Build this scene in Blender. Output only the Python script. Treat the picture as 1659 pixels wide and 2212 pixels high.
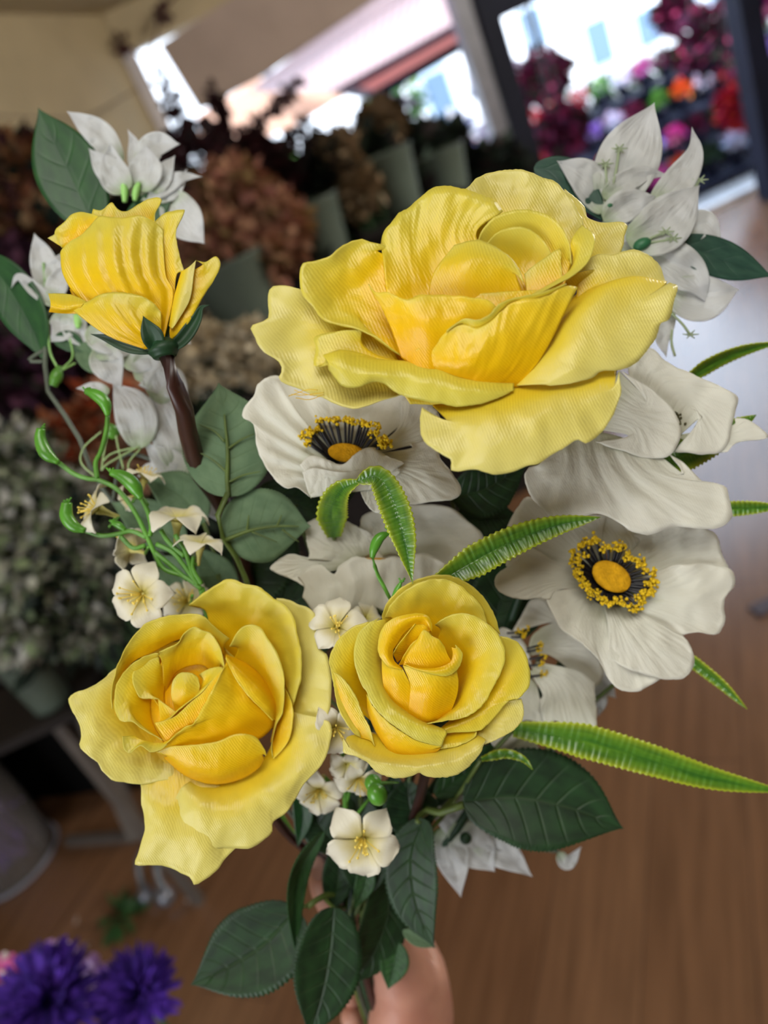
import bpy, bmesh, math, random
from mathutils import Vector, Matrix, noise
for o in list(bpy.data.objects): bpy.data.objects.remove(o)
C = bpy.context.scene.collection
sc = bpy.context.scene
# ------------------------------------------------------------------ camera
FPX = 1660.0; IW, IH = 1659, 2212
CAM = Vector((0, 0, 1.45)); PITCH = math.radians(25); ROLL = math.radians(25)
Fw = Vector((0, math.cos(PITCH), -math.sin(PITCH)))
R0 = Vector((1, 0, 0)); U0 = Vector((0, math.sin(PITCH), math.cos(PITCH)))
Rt = R0*math.cos(ROLL) - U0*math.sin(ROLL)
Up = R0*math.sin(ROLL) + U0*math.cos(ROLL)
cd = bpy.data.cameras.new('camera'); cam = bpy.data.objects.new('camera', cd); C.objects.link(cam)
cam.matrix_world = Matrix(((Rt.x, Up.x, -Fw.x, CAM.x), (Rt.y, Up.y, -Fw.y, CAM.y), (Rt.z, Up.z, -Fw.z, CAM.z), (0, 0, 0, 1)))
cd.sensor_fit = 'VERTICAL'; cd.sensor_height = 34.6; cd.lens = 34.6*FPX/IH
cd.clip_start = 0.01; cd.clip_end = 200
cd.dof.use_dof = True; cd.dof.focus_distance = 0.275; cd.dof.aperture_fstop = cd.lens/4.6
sc.camera = cam
# ------------------------------------------------------------------ light
sc.view_settings.view_transform = 'Standard'; sc.view_settings.look = 'None'
sc.view_settings.exposure = 0.55; sc.view_settings.gamma = 1.0; sc.view_settings.use_curve_mapping = False
w = bpy.data.worlds.new('world'); sc.world = w; w.use_nodes = True
bg = w.node_tree.nodes['Background']; bg.inputs[0].default_value = (0.62, 0.79, 1.0, 1); bg.inputs[1].default_value = 3.0
def area(name, loc, target, size, power, col, sy=None):
    l = bpy.data.lights.new(name, 'AREA'); l.energy = power; l.color = col; l.size = size
    if sy: l.shape = 'RECTANGLE'; l.size_y = sy
    o = bpy.data.objects.new(name, l); C.objects.link(o); o.location = loc
    o.rotation_euler = (Vector(target)-Vector(loc)).to_track_quat('-Z', 'Y').to_euler()
    return o
sun = bpy.data.lights.new('sun', 'SUN'); sun.energy = 7.0; sun.angle = math.radians(0.6); sun.color = (1, .96, .9)
so = bpy.data.objects.new('sun', sun); C.objects.link(so)
so.rotation_euler = Vector((-0.25, 0.62, -1.0)).to_track_quat('-Z', 'Y').to_euler()
area('added_overhead_fill', (0.1, -0.25, 2.44), (0.0, 0.3, 1.35), 0.9, 14.5, (1, .97, .90))  # unseen overhead fill, added for soft light on the flowers
area('added_overhead_fill', (3.1, 1.7, 2.44), (0.6, 3.0, 1.0), 1.0, 95, (1, .95, .86))  # unseen fill added to brighten the left wall and background
area('added_front_fill', (-1.7, -1.0, 1.35), (-0.05, 0.3, 1.3), 1.2, 20, (.96, .97, 1))  # soft fill added from the front left; no window stands there
# ------------------------------------------------------------------ helpers
def PX(px, py, d):
    return CAM + d*(Fw + Rt*((px-IW/2)/FPX) + Up*((IH/2-py)/FPX))
def ray(px, py): return (Fw + Rt*((px-IW/2)/FPX) + Up*((IH/2-py)/FPX))
def on_y(px, py, y): r = ray(px, py); return CAM + r*((y-CAM.y)/r.y)
def on_x(px, py, x): r = ray(px, py); return CAM + r*((x-CAM.x)/r.x)
def on_z(px, py, z): r = ray(px, py); return CAM + r*((z-CAM.z)/r.z)
class Fr:
    """a thing built in a local picture frame: x,y in crop units, z toward the viewer"""
    def __init__(s, ox, oy, sc_, D): s.ox, s.oy, s.s, s.D = ox, oy, sc_, D
    def __call__(s, x, y, z=0): return PX(s.ox+x/s.s, s.oy+y/s.s, s.D*(1 - z/(s.s*FPX)))
def parse(t):
    return [[tuple(float(c) for c in p.split(',')) for p in r.split()] for r in t.split(';')]
def cr(p0, p1, p2, p3, t):
    return p1*0.5*2 + 0.5*t*(p2-p0) + t*t*0.5*(2*p0-5*p1+4*p2-p3) + t*t*t*0.5*(-p0+3*p1-3*p2+p3)
def spline(pts, n, arc=True):
    pts = [Vector(p) for p in pts]
    if len(pts) == 1: return [pts[0].copy() for _ in range(n)]
    e = [2*pts[0]-pts[1]] + pts + [2*pts[-1]-pts[-2]]
    dense = []
    for i in range(len(pts)-1):
        for k in range(12): dense.append(cr(e[i], e[i+1], e[i+2], e[i+3], k/12))
    dense.append(pts[-1])
    if not arc:
        return [dense[min(len(dense)-1, round(i*(len(dense)-1)/(n-1)))] for i in range(n)]
    L = [0]
    for a, b in zip(dense, dense[1:]): L.append(L[-1]+(b-a).length)
    out = []; j = 0
    for i in range(n):
        t = L[-1]*i/(n-1)
        while j < len(L)-2 and L[j+1] < t: j += 1
        k = (t-L[j])/max(1e-9, L[j+1]-L[j]); out.append(dense[j].lerp(dense[j+1], max(0, min(1, k))))
    return out
def new_obj(name, verts, faces, mat, parent=None, uvs=None, smooth=True):
    off = Vector(parent['_o']) if parent is not None and '_o' in parent.keys() else Vector((0, 0, 0))
    me = bpy.data.meshes.new(name); me.from_pydata([tuple(Vector(v)-off) for v in verts], [], faces); me.update()
    if smooth: me.polygons.foreach_set('use_smooth', [True]*len(me.polygons))
    if uvs is not None:
        ul = me.uv_layers.new(name='UVMap')
        for lp in me.loops: ul.data[lp.index].uv = uvs[lp.vertex_index]
    o = bpy.data.objects.new(name, me); C.objects.link(o)
    for m in (mat if isinstance(mat, (list, tuple)) else [mat]): me.materials.append(m)
    if parent is not None:
        o.parent = parent
        if '_o' in parent.keys(): o['_o'] = parent['_o']
    return o
def thing(name, label, cat, loc, group=None):
    o = bpy.data.objects.new(name, None); C.objects.link(o); o.location = loc; o.empty_display_size = .02
    o['label'] = label; o['category'] = cat; o['_o'] = tuple(loc)
    if group: o['group'] = group
    return o
def tag(o, label, cat, group=None, kind=None):
    o['label'] = label; o['category'] = cat
    if group: o['group'] = group
    if kind: o['kind'] = kind
    return o
def structure(o): o['kind'] = 'structure'; return o
def thick(o, t):
    m = o.modifiers.new('thick', 'SOLIDIFY'); m.thickness = t; m.offset = 0; m.use_even_offset = False
    return o
SEED = [1]
def rnd():
    SEED[0] += 1
    return random.Random(SEED[0])
def petal(F, text, mat, parent, name='petal', nu=56, nv=22, ruf=4.0, rs=90., folds=None, fray=1.2, th=.00035, bulge=0, fine=0.0):
    """surface through rows of control points, base row first, rim row last"""
    rows = parse(text) if isinstance(text, str) else text
    R = [spline(r, nu) for r in rows]
    g = [spline([r[i] for r in R], nv, arc=False) if len(R) > 2 else [R[0][i].lerp(R[1][i], k/(nv-1)) for k in range(nv)] for i in range(nu)]
    rn = rnd(); sd = Vector((rn.random()*50, rn.random()*50, rn.random()*50))
    verts = []; uvs = []; D = []
    for i in range(nu):
        for k in range(nv):
            u = i/(nu-1); v = k/(nv-1); p = g[i][k].copy()
            q = p/rs + sd
            a = ruf*(0.35+0.65*v)
            nz = noise.noise(q)*2 + 0.6*noise.noise(q*2.3+Vector((9, 1, 4)))
            p.z += a*nz
            e = (g[i][min(k+1, nv-1)]-g[i][max(k-1, 0)])
            if v > .6: p += Vector((noise.noise(q*1.7+Vector((3, 7, 1))), noise.noise(q*1.7+Vector((13, 2, 6))), 0))*a*1.0*(v-.6)*2
            if fine: p.z += fine*noise.noise(Vector((u*26+sd.x, v*3.0+sd.y, 0)))*(0.5+v)
            if folds: p.z += folds[1]*math.sin(u*folds[0]*2*math.pi+math.sin(v*3)*1.0)*math.sin(math.pi*min(1, v*1.02))**.6
            if bulge: p.z += bulge*math.sin(math.pi*v)
            if k == nv-1 and e.length > 1e-6: p += e.normalized()*rn.uniform(-1, 1)*fray
            verts.append(F(p.x, p.y, p.z)); uvs.append((u, v))
    faces = [(i*nv+k, (i+1)*nv+k, (i+1)*nv+k+1, i*nv+k+1) for i in range(nu-1) for k in range(nv-1)]
    return thick(new_obj(name, verts, faces, mat, parent, uvs), th)
def leaf(F, mid, w, mat, parent, name='leaf', prof='oval', fold=.35, serr=0.0, ns=26, roll=0.0, nl=60, nw=13, ripple=0.0, nr=30, crinkle=0.0, th=.0004, tipw=0.0):
    """blade along a midrib given in frame units; w half width; fold lifts both halves; roll turns the blade about its midrib"""
    pts = spline([Vector((p[0], p[1], p[2] if len(p) > 2 else 0)) for p in mid], nl)
    rn = rnd(); sd = Vector((rn.random()*40, rn.random()*40, 0)); verts = []; uvs = []
    for i, p in enumerate(pts):
        t = i/(nl-1); d = (pts[min(i+1, nl-1)]-pts[max(i-1, 0)]); d.normalize()
        side = Vector((d.y, -d.x, 0)); side.normalize()
        if prof == 'oval': W = max(0, math.sin(math.pi*min(1, t**.82)))**(.65+.5*t)
        elif prof == 'strap': W = min(1, .45+t*2.2)*(1-t**3.2)
        elif prof == 'drop': W = max(0, math.sin(math.pi*t**.66))**(.6+.55*t)
        elif prof == 'obov': W = math.sin(math.pi*t**1.5)**.55
        elif prof == 'broad': W = max(0, math.sin(math.pi*min(1, t**.85)))**(.55+.65*t**2)
        W = max(W, .02 if t < 1 else 0)
        for j in range(nw):
            s = j/(nw-1)*2-1
            ww = W*w*(1+ (serr*(abs((t*ns) % 1 - .5)*2-.5) if abs(s) == 1 else 0))
            q = p + side*(s*ww)*math.cos(roll)
            q.z += s*ww*math.sin(roll) + fold*abs(s)*ww*(1 if True else 0)
            if ripple: q.z += ripple*math.sin(t*nr*2*math.pi)*abs(s)**.7*W
            if crinkle:
                c = Vector((q.x, q.y, 0))/(w*1.0)+sd
                q.z += crinkle*(noise.noise(c)*1.6+noise.noise(c*2.2)*.5)
            verts.append(F(q.x, q.y, q.z)); uvs.append(((s+1)/2, t))
    faces = [(i*nw+j, (i+1)*nw+j, (i+1)*nw+j+1, i*nw+j+1) for i in range(nl-1) for j in range(nw-1)]
    return thick(new_obj(name, verts, faces, mat, parent, uvs), th)
def tube_data(pts, rad, ns=10, closed=True):
    verts = []; faces = []; n = len(pts); up = Vector((.13, .2, .97))
    for i, p in enumerate(pts):
        d = pts[min(i+1, n-1)]-pts[max(i-1, 0)]
        if d.length < 1e-9: d = Vector((0, 0, 1))
        d.normalize(); a = d.cross(up)
        if a.length < .05: a = d.cross(Vector((1, 0, 0)))
        a.normalize(); b = d.cross(a)
        r = rad[i] if isinstance(rad, (list, tuple)) else rad
        for k in range(ns):
            t = 2*math.pi*k/ns; verts.append(p+a*(math.cos(t)*r)+b*(math.sin(t)*r))
    for i in range(n-1):
        for k in range(ns):
            k2 = (k+1) % ns; faces.append((i*ns+k, i*ns+k2, (i+1)*ns+k2, (i+1)*ns+k))
    faces.append(tuple(range(ns))[::-1]); faces.append(tuple((n-1)*ns+k for k in range(ns)))
    return verts, faces
class MB:
    def __init__(s): s.v = []; s.f = []; s.m = []
    def add(s, v, f, mi=0):
        b = len(s.v); s.v += v; s.f += [tuple(b+i for i in q) for q in f]; s.m += [mi]*len(f); return s
    def tube(s, pts, rad, ns=8, mi=0, n=None):
        P = spline(pts, n or max(4, len(pts)*5))
        if isinstance(rad, (list, tuple)):
            rr = spline([(r, 0, 0) for r in rad], len(P), arc=False); rad = [max(1e-5, q.x) for q in rr]
        return s.add(*tube_data(P, rad, ns), mi)
    def ball(s, c, r, nu=10, nv=7, mi=0, ax=None, jit=0, rn=None):
        ax = ax or (Vector((1, 0, 0)), Vector((0, 1, 0)), Vector((0, 0, 1)))
        r = r if isinstance(r, (tuple, list)) else (r, r, r); v = []; f = []
        for j in range(nv+1):
            a = math.pi*j/nv
            for i in range(nu):
                b = 2*math.pi*i/nu; k = 1+(rn.uniform(-jit, jit) if jit else 0)
                v.append(c + (ax[0]*(math.sin(a)*math.cos(b)*r[0]) + ax[1]*(math.sin(a)*math.sin(b)*r[1]) + ax[2]*(math.cos(a)*r[2]))*k)
        for j in range(nv):
            for i in range(nu):
                i2 = (i+1) % nu; f.append((j*nu+i, j*nu+i2, (j+1)*nu+i2, (j+1)*nu+i))
        return s.add(v, f, mi)
    def box(s, c, h, ax=None, mi=0):
        ax = ax or (Vector((1, 0, 0)), Vector((0, 1, 0)), Vector((0, 0, 1)))
        v = [Vector(c)+ax[0]*(h[0]*a)+ax[1]*(h[1]*b)+ax[2]*(h[2]*d) for a in (-1, 1) for b in (-1, 1) for d in (-1, 1)]
        return s.add(v, [(0, 1, 3, 2), (4, 6, 7, 5), (0, 4, 5, 1), (2, 3, 7, 6), (0, 2, 6, 4), (1, 5, 7, 3)], mi)
    def prism(s, pts, d, mi=0):
        n = len(pts); v = [Vector(p) for p in pts]+[Vector(p)+d for p in pts]
        return s.add(v, [tuple(range(n)), tuple(range(2*n-1, n-1, -1))]+[(i, i+n, (i+1) % n+n, (i+1) % n) for i in range(n)], mi)
    def quad(s, a, b, c, d, mi=0): return s.add([a, b, c, d], [(0, 1, 2, 3)], mi)
    def build(s, name, mat, parent=None, smooth=True):
        o = new_obj(name, s.v, s.f, mat, parent, None, smooth)
        if any(s.m): o.data.polygons.foreach_set('material_index', s.m)
        return o
# ------------------------------------------------------------------ materials
def nt(name):
    m = bpy.data.materials.new(name); m.use_nodes = True; t = m.node_tree
    return m, t, t.nodes['Principled BSDF'], t.nodes['Material Output']
def N(t, ty, **k):
    n = t.nodes.new(ty)
    for a, b in k.items():
        if a.startswith('i_'): n.inputs[a[2:].replace('_', ' ')].default_value = b
        else: setattr(n, a, b)
    return n
def ramp(t, stops):
    r = t.nodes.new('ShaderNodeValToRGB'); e = r.color_ramp.elements
    while len(e) < len(stops): e.new(.5)
    for q, (p, c) in zip(e, stops): q.position = p; q.color = (*c, 1)
    return r
def simple(name, col, rough=.5, spec=.5, metal=0, var=0.0, vs=20, bump=0, bs=60, trans=0, col2=None):
    m, t, p, o = nt(name); p.inputs['Roughness'].default_value = rough; p.inputs['Metallic'].default_value = metal
    p.inputs['Specular IOR Level'].default_value = spec; p.inputs['Transmission Weight'].default_value = trans
    tc = N(t, 'ShaderNodeTexCoord')
    nz = N(t, 'ShaderNodeTexNoise'); nz.inputs['Scale'].default_value = vs; nz.inputs['Detail'].default_value = 4
    t.links.new(tc.outputs['Object'], nz.inputs['Vector'])
    c2 = col2 or tuple(c*(1-var) for c in col)
    r = ramp(t, [(.35, c2), (.65, col)]); t.links.new(nz.outputs['Fac'], r.inputs[0]); t.links.new(r.outputs[0], p.inputs['Base Color'])
    if bump:
        n2 = N(t, 'ShaderNodeTexNoise'); n2.inputs['Scale'].default_value = bs; t.links.new(tc.outputs['Object'], n2.inputs['Vector'])
        b = N(t, 'ShaderNodeBump'); b.inputs['Strength'].default_value = bump; b.inputs['Distance'].default_value = .002
        t.links.new(n2.outputs['Fac'], b.inputs['Height']); t.links.new(b.outputs[0], p.inputs['Normal'])
    return m
def petal_mat(name, stops, trans=.25, rough=.33, sheen=.22, weave=1.0, spec=.45, tcol=None, crease=0.10, ws=150):
    m, t, p, o = nt(name); L = t.links.new
    uv = N(t, 'ShaderNodeUVMap'); sx = N(t, 'ShaderNodeSeparateXYZ'); L(uv.outputs[0], sx.inputs[0])
    nz = N(t, 'ShaderNodeTexNoise'); nz.inputs['Scale'].default_value = 3.5; L(uv.outputs[0], nz.inputs['Vector'])
    ma = N(t, 'ShaderNodeMath', operation='MULTIPLY_ADD'); L(nz.outputs['Fac'], ma.inputs[0]); ma.inputs[1].default_value = .3; L(sx.outputs['Y'], ma.inputs[2])
    mb = N(t, 'ShaderNodeMath', operation='SUBTRACT'); L(ma.outputs[0], mb.inputs[0]); mb.inputs[1].default_value = .15
    r = ramp(t, stops); L(mb.outputs[0], r.inputs[0]); L(r.outputs[0], p.inputs['Base Color'])
    p.inputs['Roughness'].default_value = rough; p.inputs['Specular IOR Level'].default_value = spec
    p.inputs['Sheen Weight'].default_value = sheen; p.inputs['Sheen Roughness'].default_value = .4
    p.inputs['Sheen Tint'].default_value = (*stops[-1][1], 1)
    tc = N(t, 'ShaderNodeTexCoord')
    mp = N(t, 'ShaderNodeMapping'); mp.inputs['Rotation'].default_value = (0.3, .2, .6); L(tc.outputs['Object'], mp.inputs[0])
    wv = N(t, 'ShaderNodeTexWave'); wv.inputs['Scale'].default_value = ws*3; wv.inputs['Distortion'].default_value = 1.5; wv.inputs['Detail'].default_value = 1
    L(mp.outputs[0], wv.inputs['Vector'])
    b1 = N(t, 'ShaderNodeBump'); b1.inputs['Strength'].default_value = .35*weave; b1.inputs['Distance'].default_value = .00012; L(wv.outputs['Fac'], b1.inputs['Height'])
    n2 = N(t, 'ShaderNodeTexNoise'); n2.inputs['Scale'].default_value = 5; n2.inputs['Detail'].default_value = 3
    mu = N(t, 'ShaderNodeMapping'); mu.inputs['Scale'].default_value = (3.2, .9, 1); L(uv.outputs[0], mu.inputs[0]); L(mu.outputs[0], n2.inputs['Vector'])
    b2 = N(t, 'ShaderNodeBump'); b2.inputs['Strength'].default_value = crease; b2.inputs['Distance'].default_value = .0035; L(n2.outputs['Fac'], b2.inputs['Height']); L(b1.outputs[0], b2.inputs['Normal'])
    L(b2.outputs[0], p.inputs['Normal'])
    tr = N(t, 'ShaderNodeBsdfTranslucent')
    if tcol: tr.inputs[0].default_value = (*tcol, 1)
    else: L(r.outputs[0], tr.inputs[0])
    mx = N(t, 'ShaderNodeMixShader'); mx.inputs[0].default_value = trans
    L(p.outputs[0], mx.inputs[1]); L(tr.outputs[0], mx.inputs[2]); L(mx.outputs[0], o.inputs[0])
    return m
def leaf_mat(name, dark, light, vein, rough=.45, nv=8, bump=.5, trans=.12, margin=None, ribs=0, spec=.4):
    m, t, p, o = nt(name); L = t.links.new
    uv = N(t, 'ShaderNodeUVMap'); sx = N(t, 'ShaderNodeSeparateXYZ'); L(uv.outputs[0], sx.inputs[0])
    def M(op, a, b=None, c=None):
        n = N(t, 'ShaderNodeMath', operation=op)
        for i, x in enumerate((a, b, c)):
            if x is None: continue
            if isinstance(x, (int, float)): n.inputs[i].default_value = x
            else: L(x, n.inputs[i])
        return n.outputs[0]
    au = M('MULTIPLY', M('ABSOLUTE', M('SUBTRACT', sx.outputs['X'], .5)), 2)
    ph = M('SUBTRACT', M('MULTIPLY', sx.outputs['Y'], nv), M('MULTIPLY', au, 1.3 if not ribs else .3))
    tri = M('ABSOLUTE', M('SUBTRACT', M('FRACT', ph), .5))           # 0 at vein centre
    side = M('SUBTRACT', 1, M('MINIMUM', M('MULTIPLY', tri, 9 if not ribs else 2), 1))
    midr = M('SUBTRACT', 1, M('MINIMUM', M('MULTIPLY', au, 16), 1))
    vn = M('MAXIMUM', M('MULTIPLY', side, M('SUBTRACT', 1, au)), midr)
    nz = N(t, 'ShaderNodeTexNoise'); nz.inputs['Scale'].default_value = 5; nz.inputs['Detail'].default_value = 5; L(uv.outputs[0], nz.inputs['Vector'])
    r = ramp(t, [(.35, dark), (.68, light)]); L(nz.outputs['Fac'], r.inputs[0])
    mx = N(t, 'ShaderNodeMixRGB'); L(M('MULTIPLY', vn, .22), mx.inputs[0]); L(r.outputs[0], mx.inputs[1]); mx.inputs[2].default_value = (*vein, 1)
    col = mx.outputs[0]
    if margin:
        m2 = N(t, 'ShaderNodeMixRGB'); L(M('MULTIPLY', M('POWER', au, 4), .9), m2.inputs[0]); L(col, m2.inputs[1]); m2.inputs[2].default_value = (*margin, 1); col = m2.outputs[0]
    L(col, p.inputs['Base Color']); p.inputs['Roughness'].default_value = rough; p.inputs['Specular IOR Level'].default_value = spec
    b = N(t, 'ShaderNodeBump'); b.inputs['Strength'].default_value = bump; b.inputs['Distance'].default_value = .0012; b.invert = True
    L(vn, b.inputs['Height']); L(b.outputs[0], p.inputs['Normal'])
    tr = N(t, 'ShaderNodeBsdfTranslucent'); L(col, tr.inputs[0])
    ms = N(t, 'ShaderNodeMixShader'); ms.inputs[0].default_value = trans; L(p.outputs[0], ms.inputs[1]); L(tr.outputs[0], ms.inputs[2]); L(ms.outputs[0], o.inputs[0])
    return m
Y_in = petal_mat('satin_golden', [(0, (.88, .47, .0)), (.5, (.90, .58, .004)), (.85, (.86, .62, .02)), (1, (.80, .65, .06))])
Y_mid = petal_mat('satin_yellow', [(0, (.88, .52, .0)), (.4, (.86, .59, .006)), (.75, (.77, .61, .04)), (1, (.72, .63, .09))])
Y_out = petal_mat('satin_lemon', [(0, (.86, .58, .004)), (.28, (.80, .63, .04)), (.6, (.75, .65, .14)), (1, (.74, .67, .20))])
Y_pale = petal_mat('satin_pale_lemon', [(0, (.88, .60, .004)), (.3, (.82, .65, .05)), (.55, (.79, .69, .15)), (1, (.77, .70, .20))], sheen=.3)
Y_lip = petal_mat('satin_lime_lip', [(0, (.82, .60, .02)), (.5, (.74, .63, .06)), (1, (.71, .64, .11))])
W_ane = petal_mat('cream_silk', [(0, (.46, .47, .32)), (.3, (.70, .70, .60)), (1, (.75, .74, .65))], trans=.22, weave=.5, sheen=.1, rough=.5, crease=.22)
W_bou = petal_mat('white_crepe', [(0, (.50, .60, .40)), (.3, (.74, .76, .75)), (1, (.79, .81, .83))], trans=.42, weave=.3, sheen=0, rough=.5, crease=.45)
W_jas = petal_mat('cream_blossom', [(0, (.62, .56, .10)), (.32, (.76, .70, .42)), (.6, (.80, .77, .63)), (1, (.80, .77, .66))], trans=.25, weave=.3, sheen=0, rough=.5, crease=.1)
G_dark = leaf_mat('rose_leaf_green', (.008, .026, .009), (.018, .060, .018), (.07, .13, .04), rough=.5, nv=8)
G_mid = leaf_mat('rose_leaf_mid_green', (.014, .05, .014), (.034, .11, .028), (.08, .18, .06), rough=.5, nv=8)
G_back = leaf_mat('rose_leaf_underside', (.085, .15, .075), (.13, .21, .11), (.10, .17, .06), rough=.7, nv=8, bump=.3)
G_smooth = leaf_mat('smooth_leaf_green', (.012, .06, .018), (.025, .10, .025), (.02, .08, .02), rough=.4, nv=5, bump=.15, trans=.2)
G_teal = leaf_mat('teal_leaf_green', (.012, .05, .035), (.03, .085, .055), (.03, .08, .05), rough=.45, nv=5, bump=.15)  # bluish green for the upper right branch leaves
G_strap = leaf_mat('strap_leaf_green', (.04, .15, .015), (.12, .28, .02), (.03, .13, .02), rough=.25, nv=34, bump=.25, margin=(.50, .56, .03), ribs=1, spec=.6)
G_stem = simple('green_plastic_stem', (.11, .32, .035), .4, .5, 0, .4, 60)
G_bud = simple('green_plastic_bud', (.10, .33, .03), .3, .5, 0, .35, 90)
G_sep = simple('sepal_green', (.012, .05, .018), .5, .4, 0, .4, 80)
S_olive = simple('olive_stem', (.10, .15, .03), .5, .4, 0, .4, 60)
S_brown = simple('brown_stem', (.045, .014, .010), .38, .5, 0, .4, 60)
S_grey = simple('grey_green_stem', (.09, .11, .08), .5, .4, 0, .3, 60)
K_fil = simple('black_filament', (.006, .006, .010), .4)
K_ant = simple('yellow_anther', (.85, .58, .02), .8, .2, 0, .4, 900)
K_disc = simple('orange_disc', (.80, .42, .01), .8, .2, 0, .25, 400, .4, 1500)
K_sty = simple('yellow_stamen', (.85, .66, .12), .6)
# ------------------------------------------------------------------ the shop
def floor_mat():
    m, t, p, o = nt('laminate_floor'); L = t.links.new
    tc = N(t, 'ShaderNodeTexCoord'); mp = N(t, 'ShaderNodeMapping'); mp.inputs['Rotation'].default_value = (0, 0, math.radians(-59)); L(tc.outputs['Object'], mp.inputs[0])
    br = N(t, 'ShaderNodeTexBrick'); br.inputs['Scale'].default_value = 1.0; br.inputs['Brick Width'].default_value = 1.25; br.inputs['Row Height'].default_value = .19
    br.inputs['Mortar Size'].default_value = .0016; br.inputs['Color1'].default_value = (.20, .098, .048, 1); br.inputs['Color2'].default_value = (.26, .135, .070, 1); br.inputs['Mortar'].default_value = (.10, .05, .028, 1)
    L(mp.outputs[0], br.inputs['Vector'])
    m2 = N(t, 'ShaderNodeMapping'); m2.inputs['Scale'].default_value = (1.2, 14, 1); L(mp.outputs[0], m2.inputs[0])
    nz = N(t, 'ShaderNodeTexNoise'); nz.inputs['Scale'].default_value = 3; nz.inputs['Detail'].default_value = 6; L(m2.outputs[0], nz.inputs['Vector'])
    r = ramp(t, [(.3, (.62, .60, .58)), (.7, (1, 1, 1))]); L(nz.outputs['Fac'], r.inputs[0])
    mx = N(t, 'ShaderNodeMixRGB', blend_type='MULTIPLY'); mx.inputs[0].default_value = 1; L(br.outputs['Color'], mx.inputs[1]); L(r.outputs[0], mx.inputs[2]); L(mx.outputs[0], p.inputs['Base Color'])
    p.inputs['Roughness'].default_value = .24; p.inputs['IOR'].default_value = 1.85; return m
MF = floor_mat()
M_wall = simple('cream_wall_paint', (.50, .40, .24), .7, .3, 0, .12, 3)
M_ceil = simple('ceiling_paint', (.50, .41, .25), .8, .3, 0, .08, 2)
M_panel = simple('dusty_pink_panel', (.50, .39, .33), .7, .3, 0, .15, 4)
M_white = simple('white_paint', (.80, .74, .74), .5, .5, 0, .05, 4)
M_black = simple('black_metal', (.010, .012, .03), .6, .2, 0, .3, 8)
M_grey = simple('grey_metal', (.25, .25, .30), .4, .5, 0, .2, 10)
M_greypost = simple('grey_painted_wood', (.13, .11, .095), .6, .3, 0, .2, 10)
FY = 5.0
def flat(name, c, mat, kind=True):
    b = MB(); b.add([Vector(q) for q in c], [(0, 1, 2, 3)]); o = b.build(name, mat, None, False); thick(o, .04)
    if kind: structure(o)
    return o
def slab(name, lo, hi, mat):
    b = MB(); lo = Vector(lo); hi = Vector(hi); b.box((lo+hi)/2, (hi-lo)/2); return structure(b.build(name, mat, None, False))
slab('floor', (-3.2, -2.6, -.05), (6.2, 5.42, 0), MF)
slab('ceiling', (-3.2, -2.6, 2.47), (6.2, 5.1, 2.55), M_ceil)
slab('wall_back', (-3.2, -2.7, 0), (6.2, -2.6, 2.5), M_wall)
slab('wall_right', (6.1, -2.6, 0), (6.2, 5.1, 2.5), M_wall)
wl = Vector((-.24, 5.0, 0)); wd = Vector((-.42, -.907, 0)).normalized()
b = MB(); b.prism([wl, wl+wd*8.2, wl+wd*8.2+Vector((0, 0, 2.5)), wl+Vector((0, 0, 2.5))], Vector((-.1, .05, 0))); structure(b.build('wall_left', M_wall, None, False))
slab('wall_front', (-.26, 5.0, 0), (1.66, 5.1, .95), M_wall)
slab('trim_1', (-.24, 4.98, 2.27), (1.66, 5.1, 2.47), M_wall)
slab('trim_2', (-.24, 4.97, .95), (-.17, 5.1, 2.27), M_white)
slab('trim_3', (1.56, 4.95, 0), (1.66, 5.08, 2.47), M_grey)
slab('trim_4', (1.68, 4.93, 0), (1.80, 5.09, 2.47), M_black)
slab('trim_5', (3.2, 4.93, 0), (3.34, 5.09, 2.47), M_black)
slab('trim_6', (1.8, 4.95, 1.66), (3.2, 5.05, 1.80), M_black)
slab('trim_7', (1.66, 5.36, 0.0), (6.2, 5.46, .035), simple('sill_metal', (.85, .85, .88), .35, .6, .3))
slab('wall_front_right', (4.9, 5.0, 0), (6.1, 5.1, 2.5), M_wall)
# glass of the shop window
Mg, tg, pg, og = nt('window_glass'); pg.inputs['Transmission Weight'].default_value = 1; pg.inputs['Roughness'].default_value = 0; pg.inputs['IOR'].default_value = 1.02
b = MB(); b.box(Vector((.70, 5.04, 1.6)), (.86, .002, .66)); structure(b.build('window_1', Mg, None, False))
# hanging panel, awning
def pxpoly(name, pts, y0, dy, mat, label=None, cat=None, ys=None):
    b = MB(); P = [on_y(x, y, (ys[i] if ys else y0)) for i, (x, y) in enumerate(pts)]
    b.prism(P, Vector((0, dy, 0))); o = b.build(name, mat, None, False)
    if label: tag(o, label, cat)
    else: structure(o)
    return o
pxpoly('suspended_board', [(345, 98), (430, 236), (560, 168), (790, 12), (900, -70), (600, -70)], 4.80, .05, M_panel, 'dusty pink flat board hung in front of the shop window below the ceiling', 'board')
def slat_mat():
    m, t, p, o = nt('striped_awning_cloth'); L = t.links.new
    tc = N(t, 'ShaderNodeTexCoord'); wv = N(t, 'ShaderNodeTexWave'); wv.bands_direction = 'X'; wv.inputs['Scale'].default_value = 5; L(tc.outputs['Object'], wv.inputs['Vector'])
    r = ramp(t, [(.4, (.78, .62, .62)), (.6, (.90, .80, .80))]); L(wv.outputs['Fac'], r.inputs[0]); L(r.outputs[0], p.inputs['Base Color']); p.inputs['Roughness'].default_value = .8
    tr = N(t, 'ShaderNodeBsdfTranslucent'); L(r.outputs[0], tr.inputs[0]); ms = N(t, 'ShaderNodeMixShader'); ms.inputs[0].default_value = .65; L(p.outputs[0], ms.inputs[1]); L(tr.outputs[0], ms.inputs[2]); L(ms.outputs[0], o.inputs[0])
    return m
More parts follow.
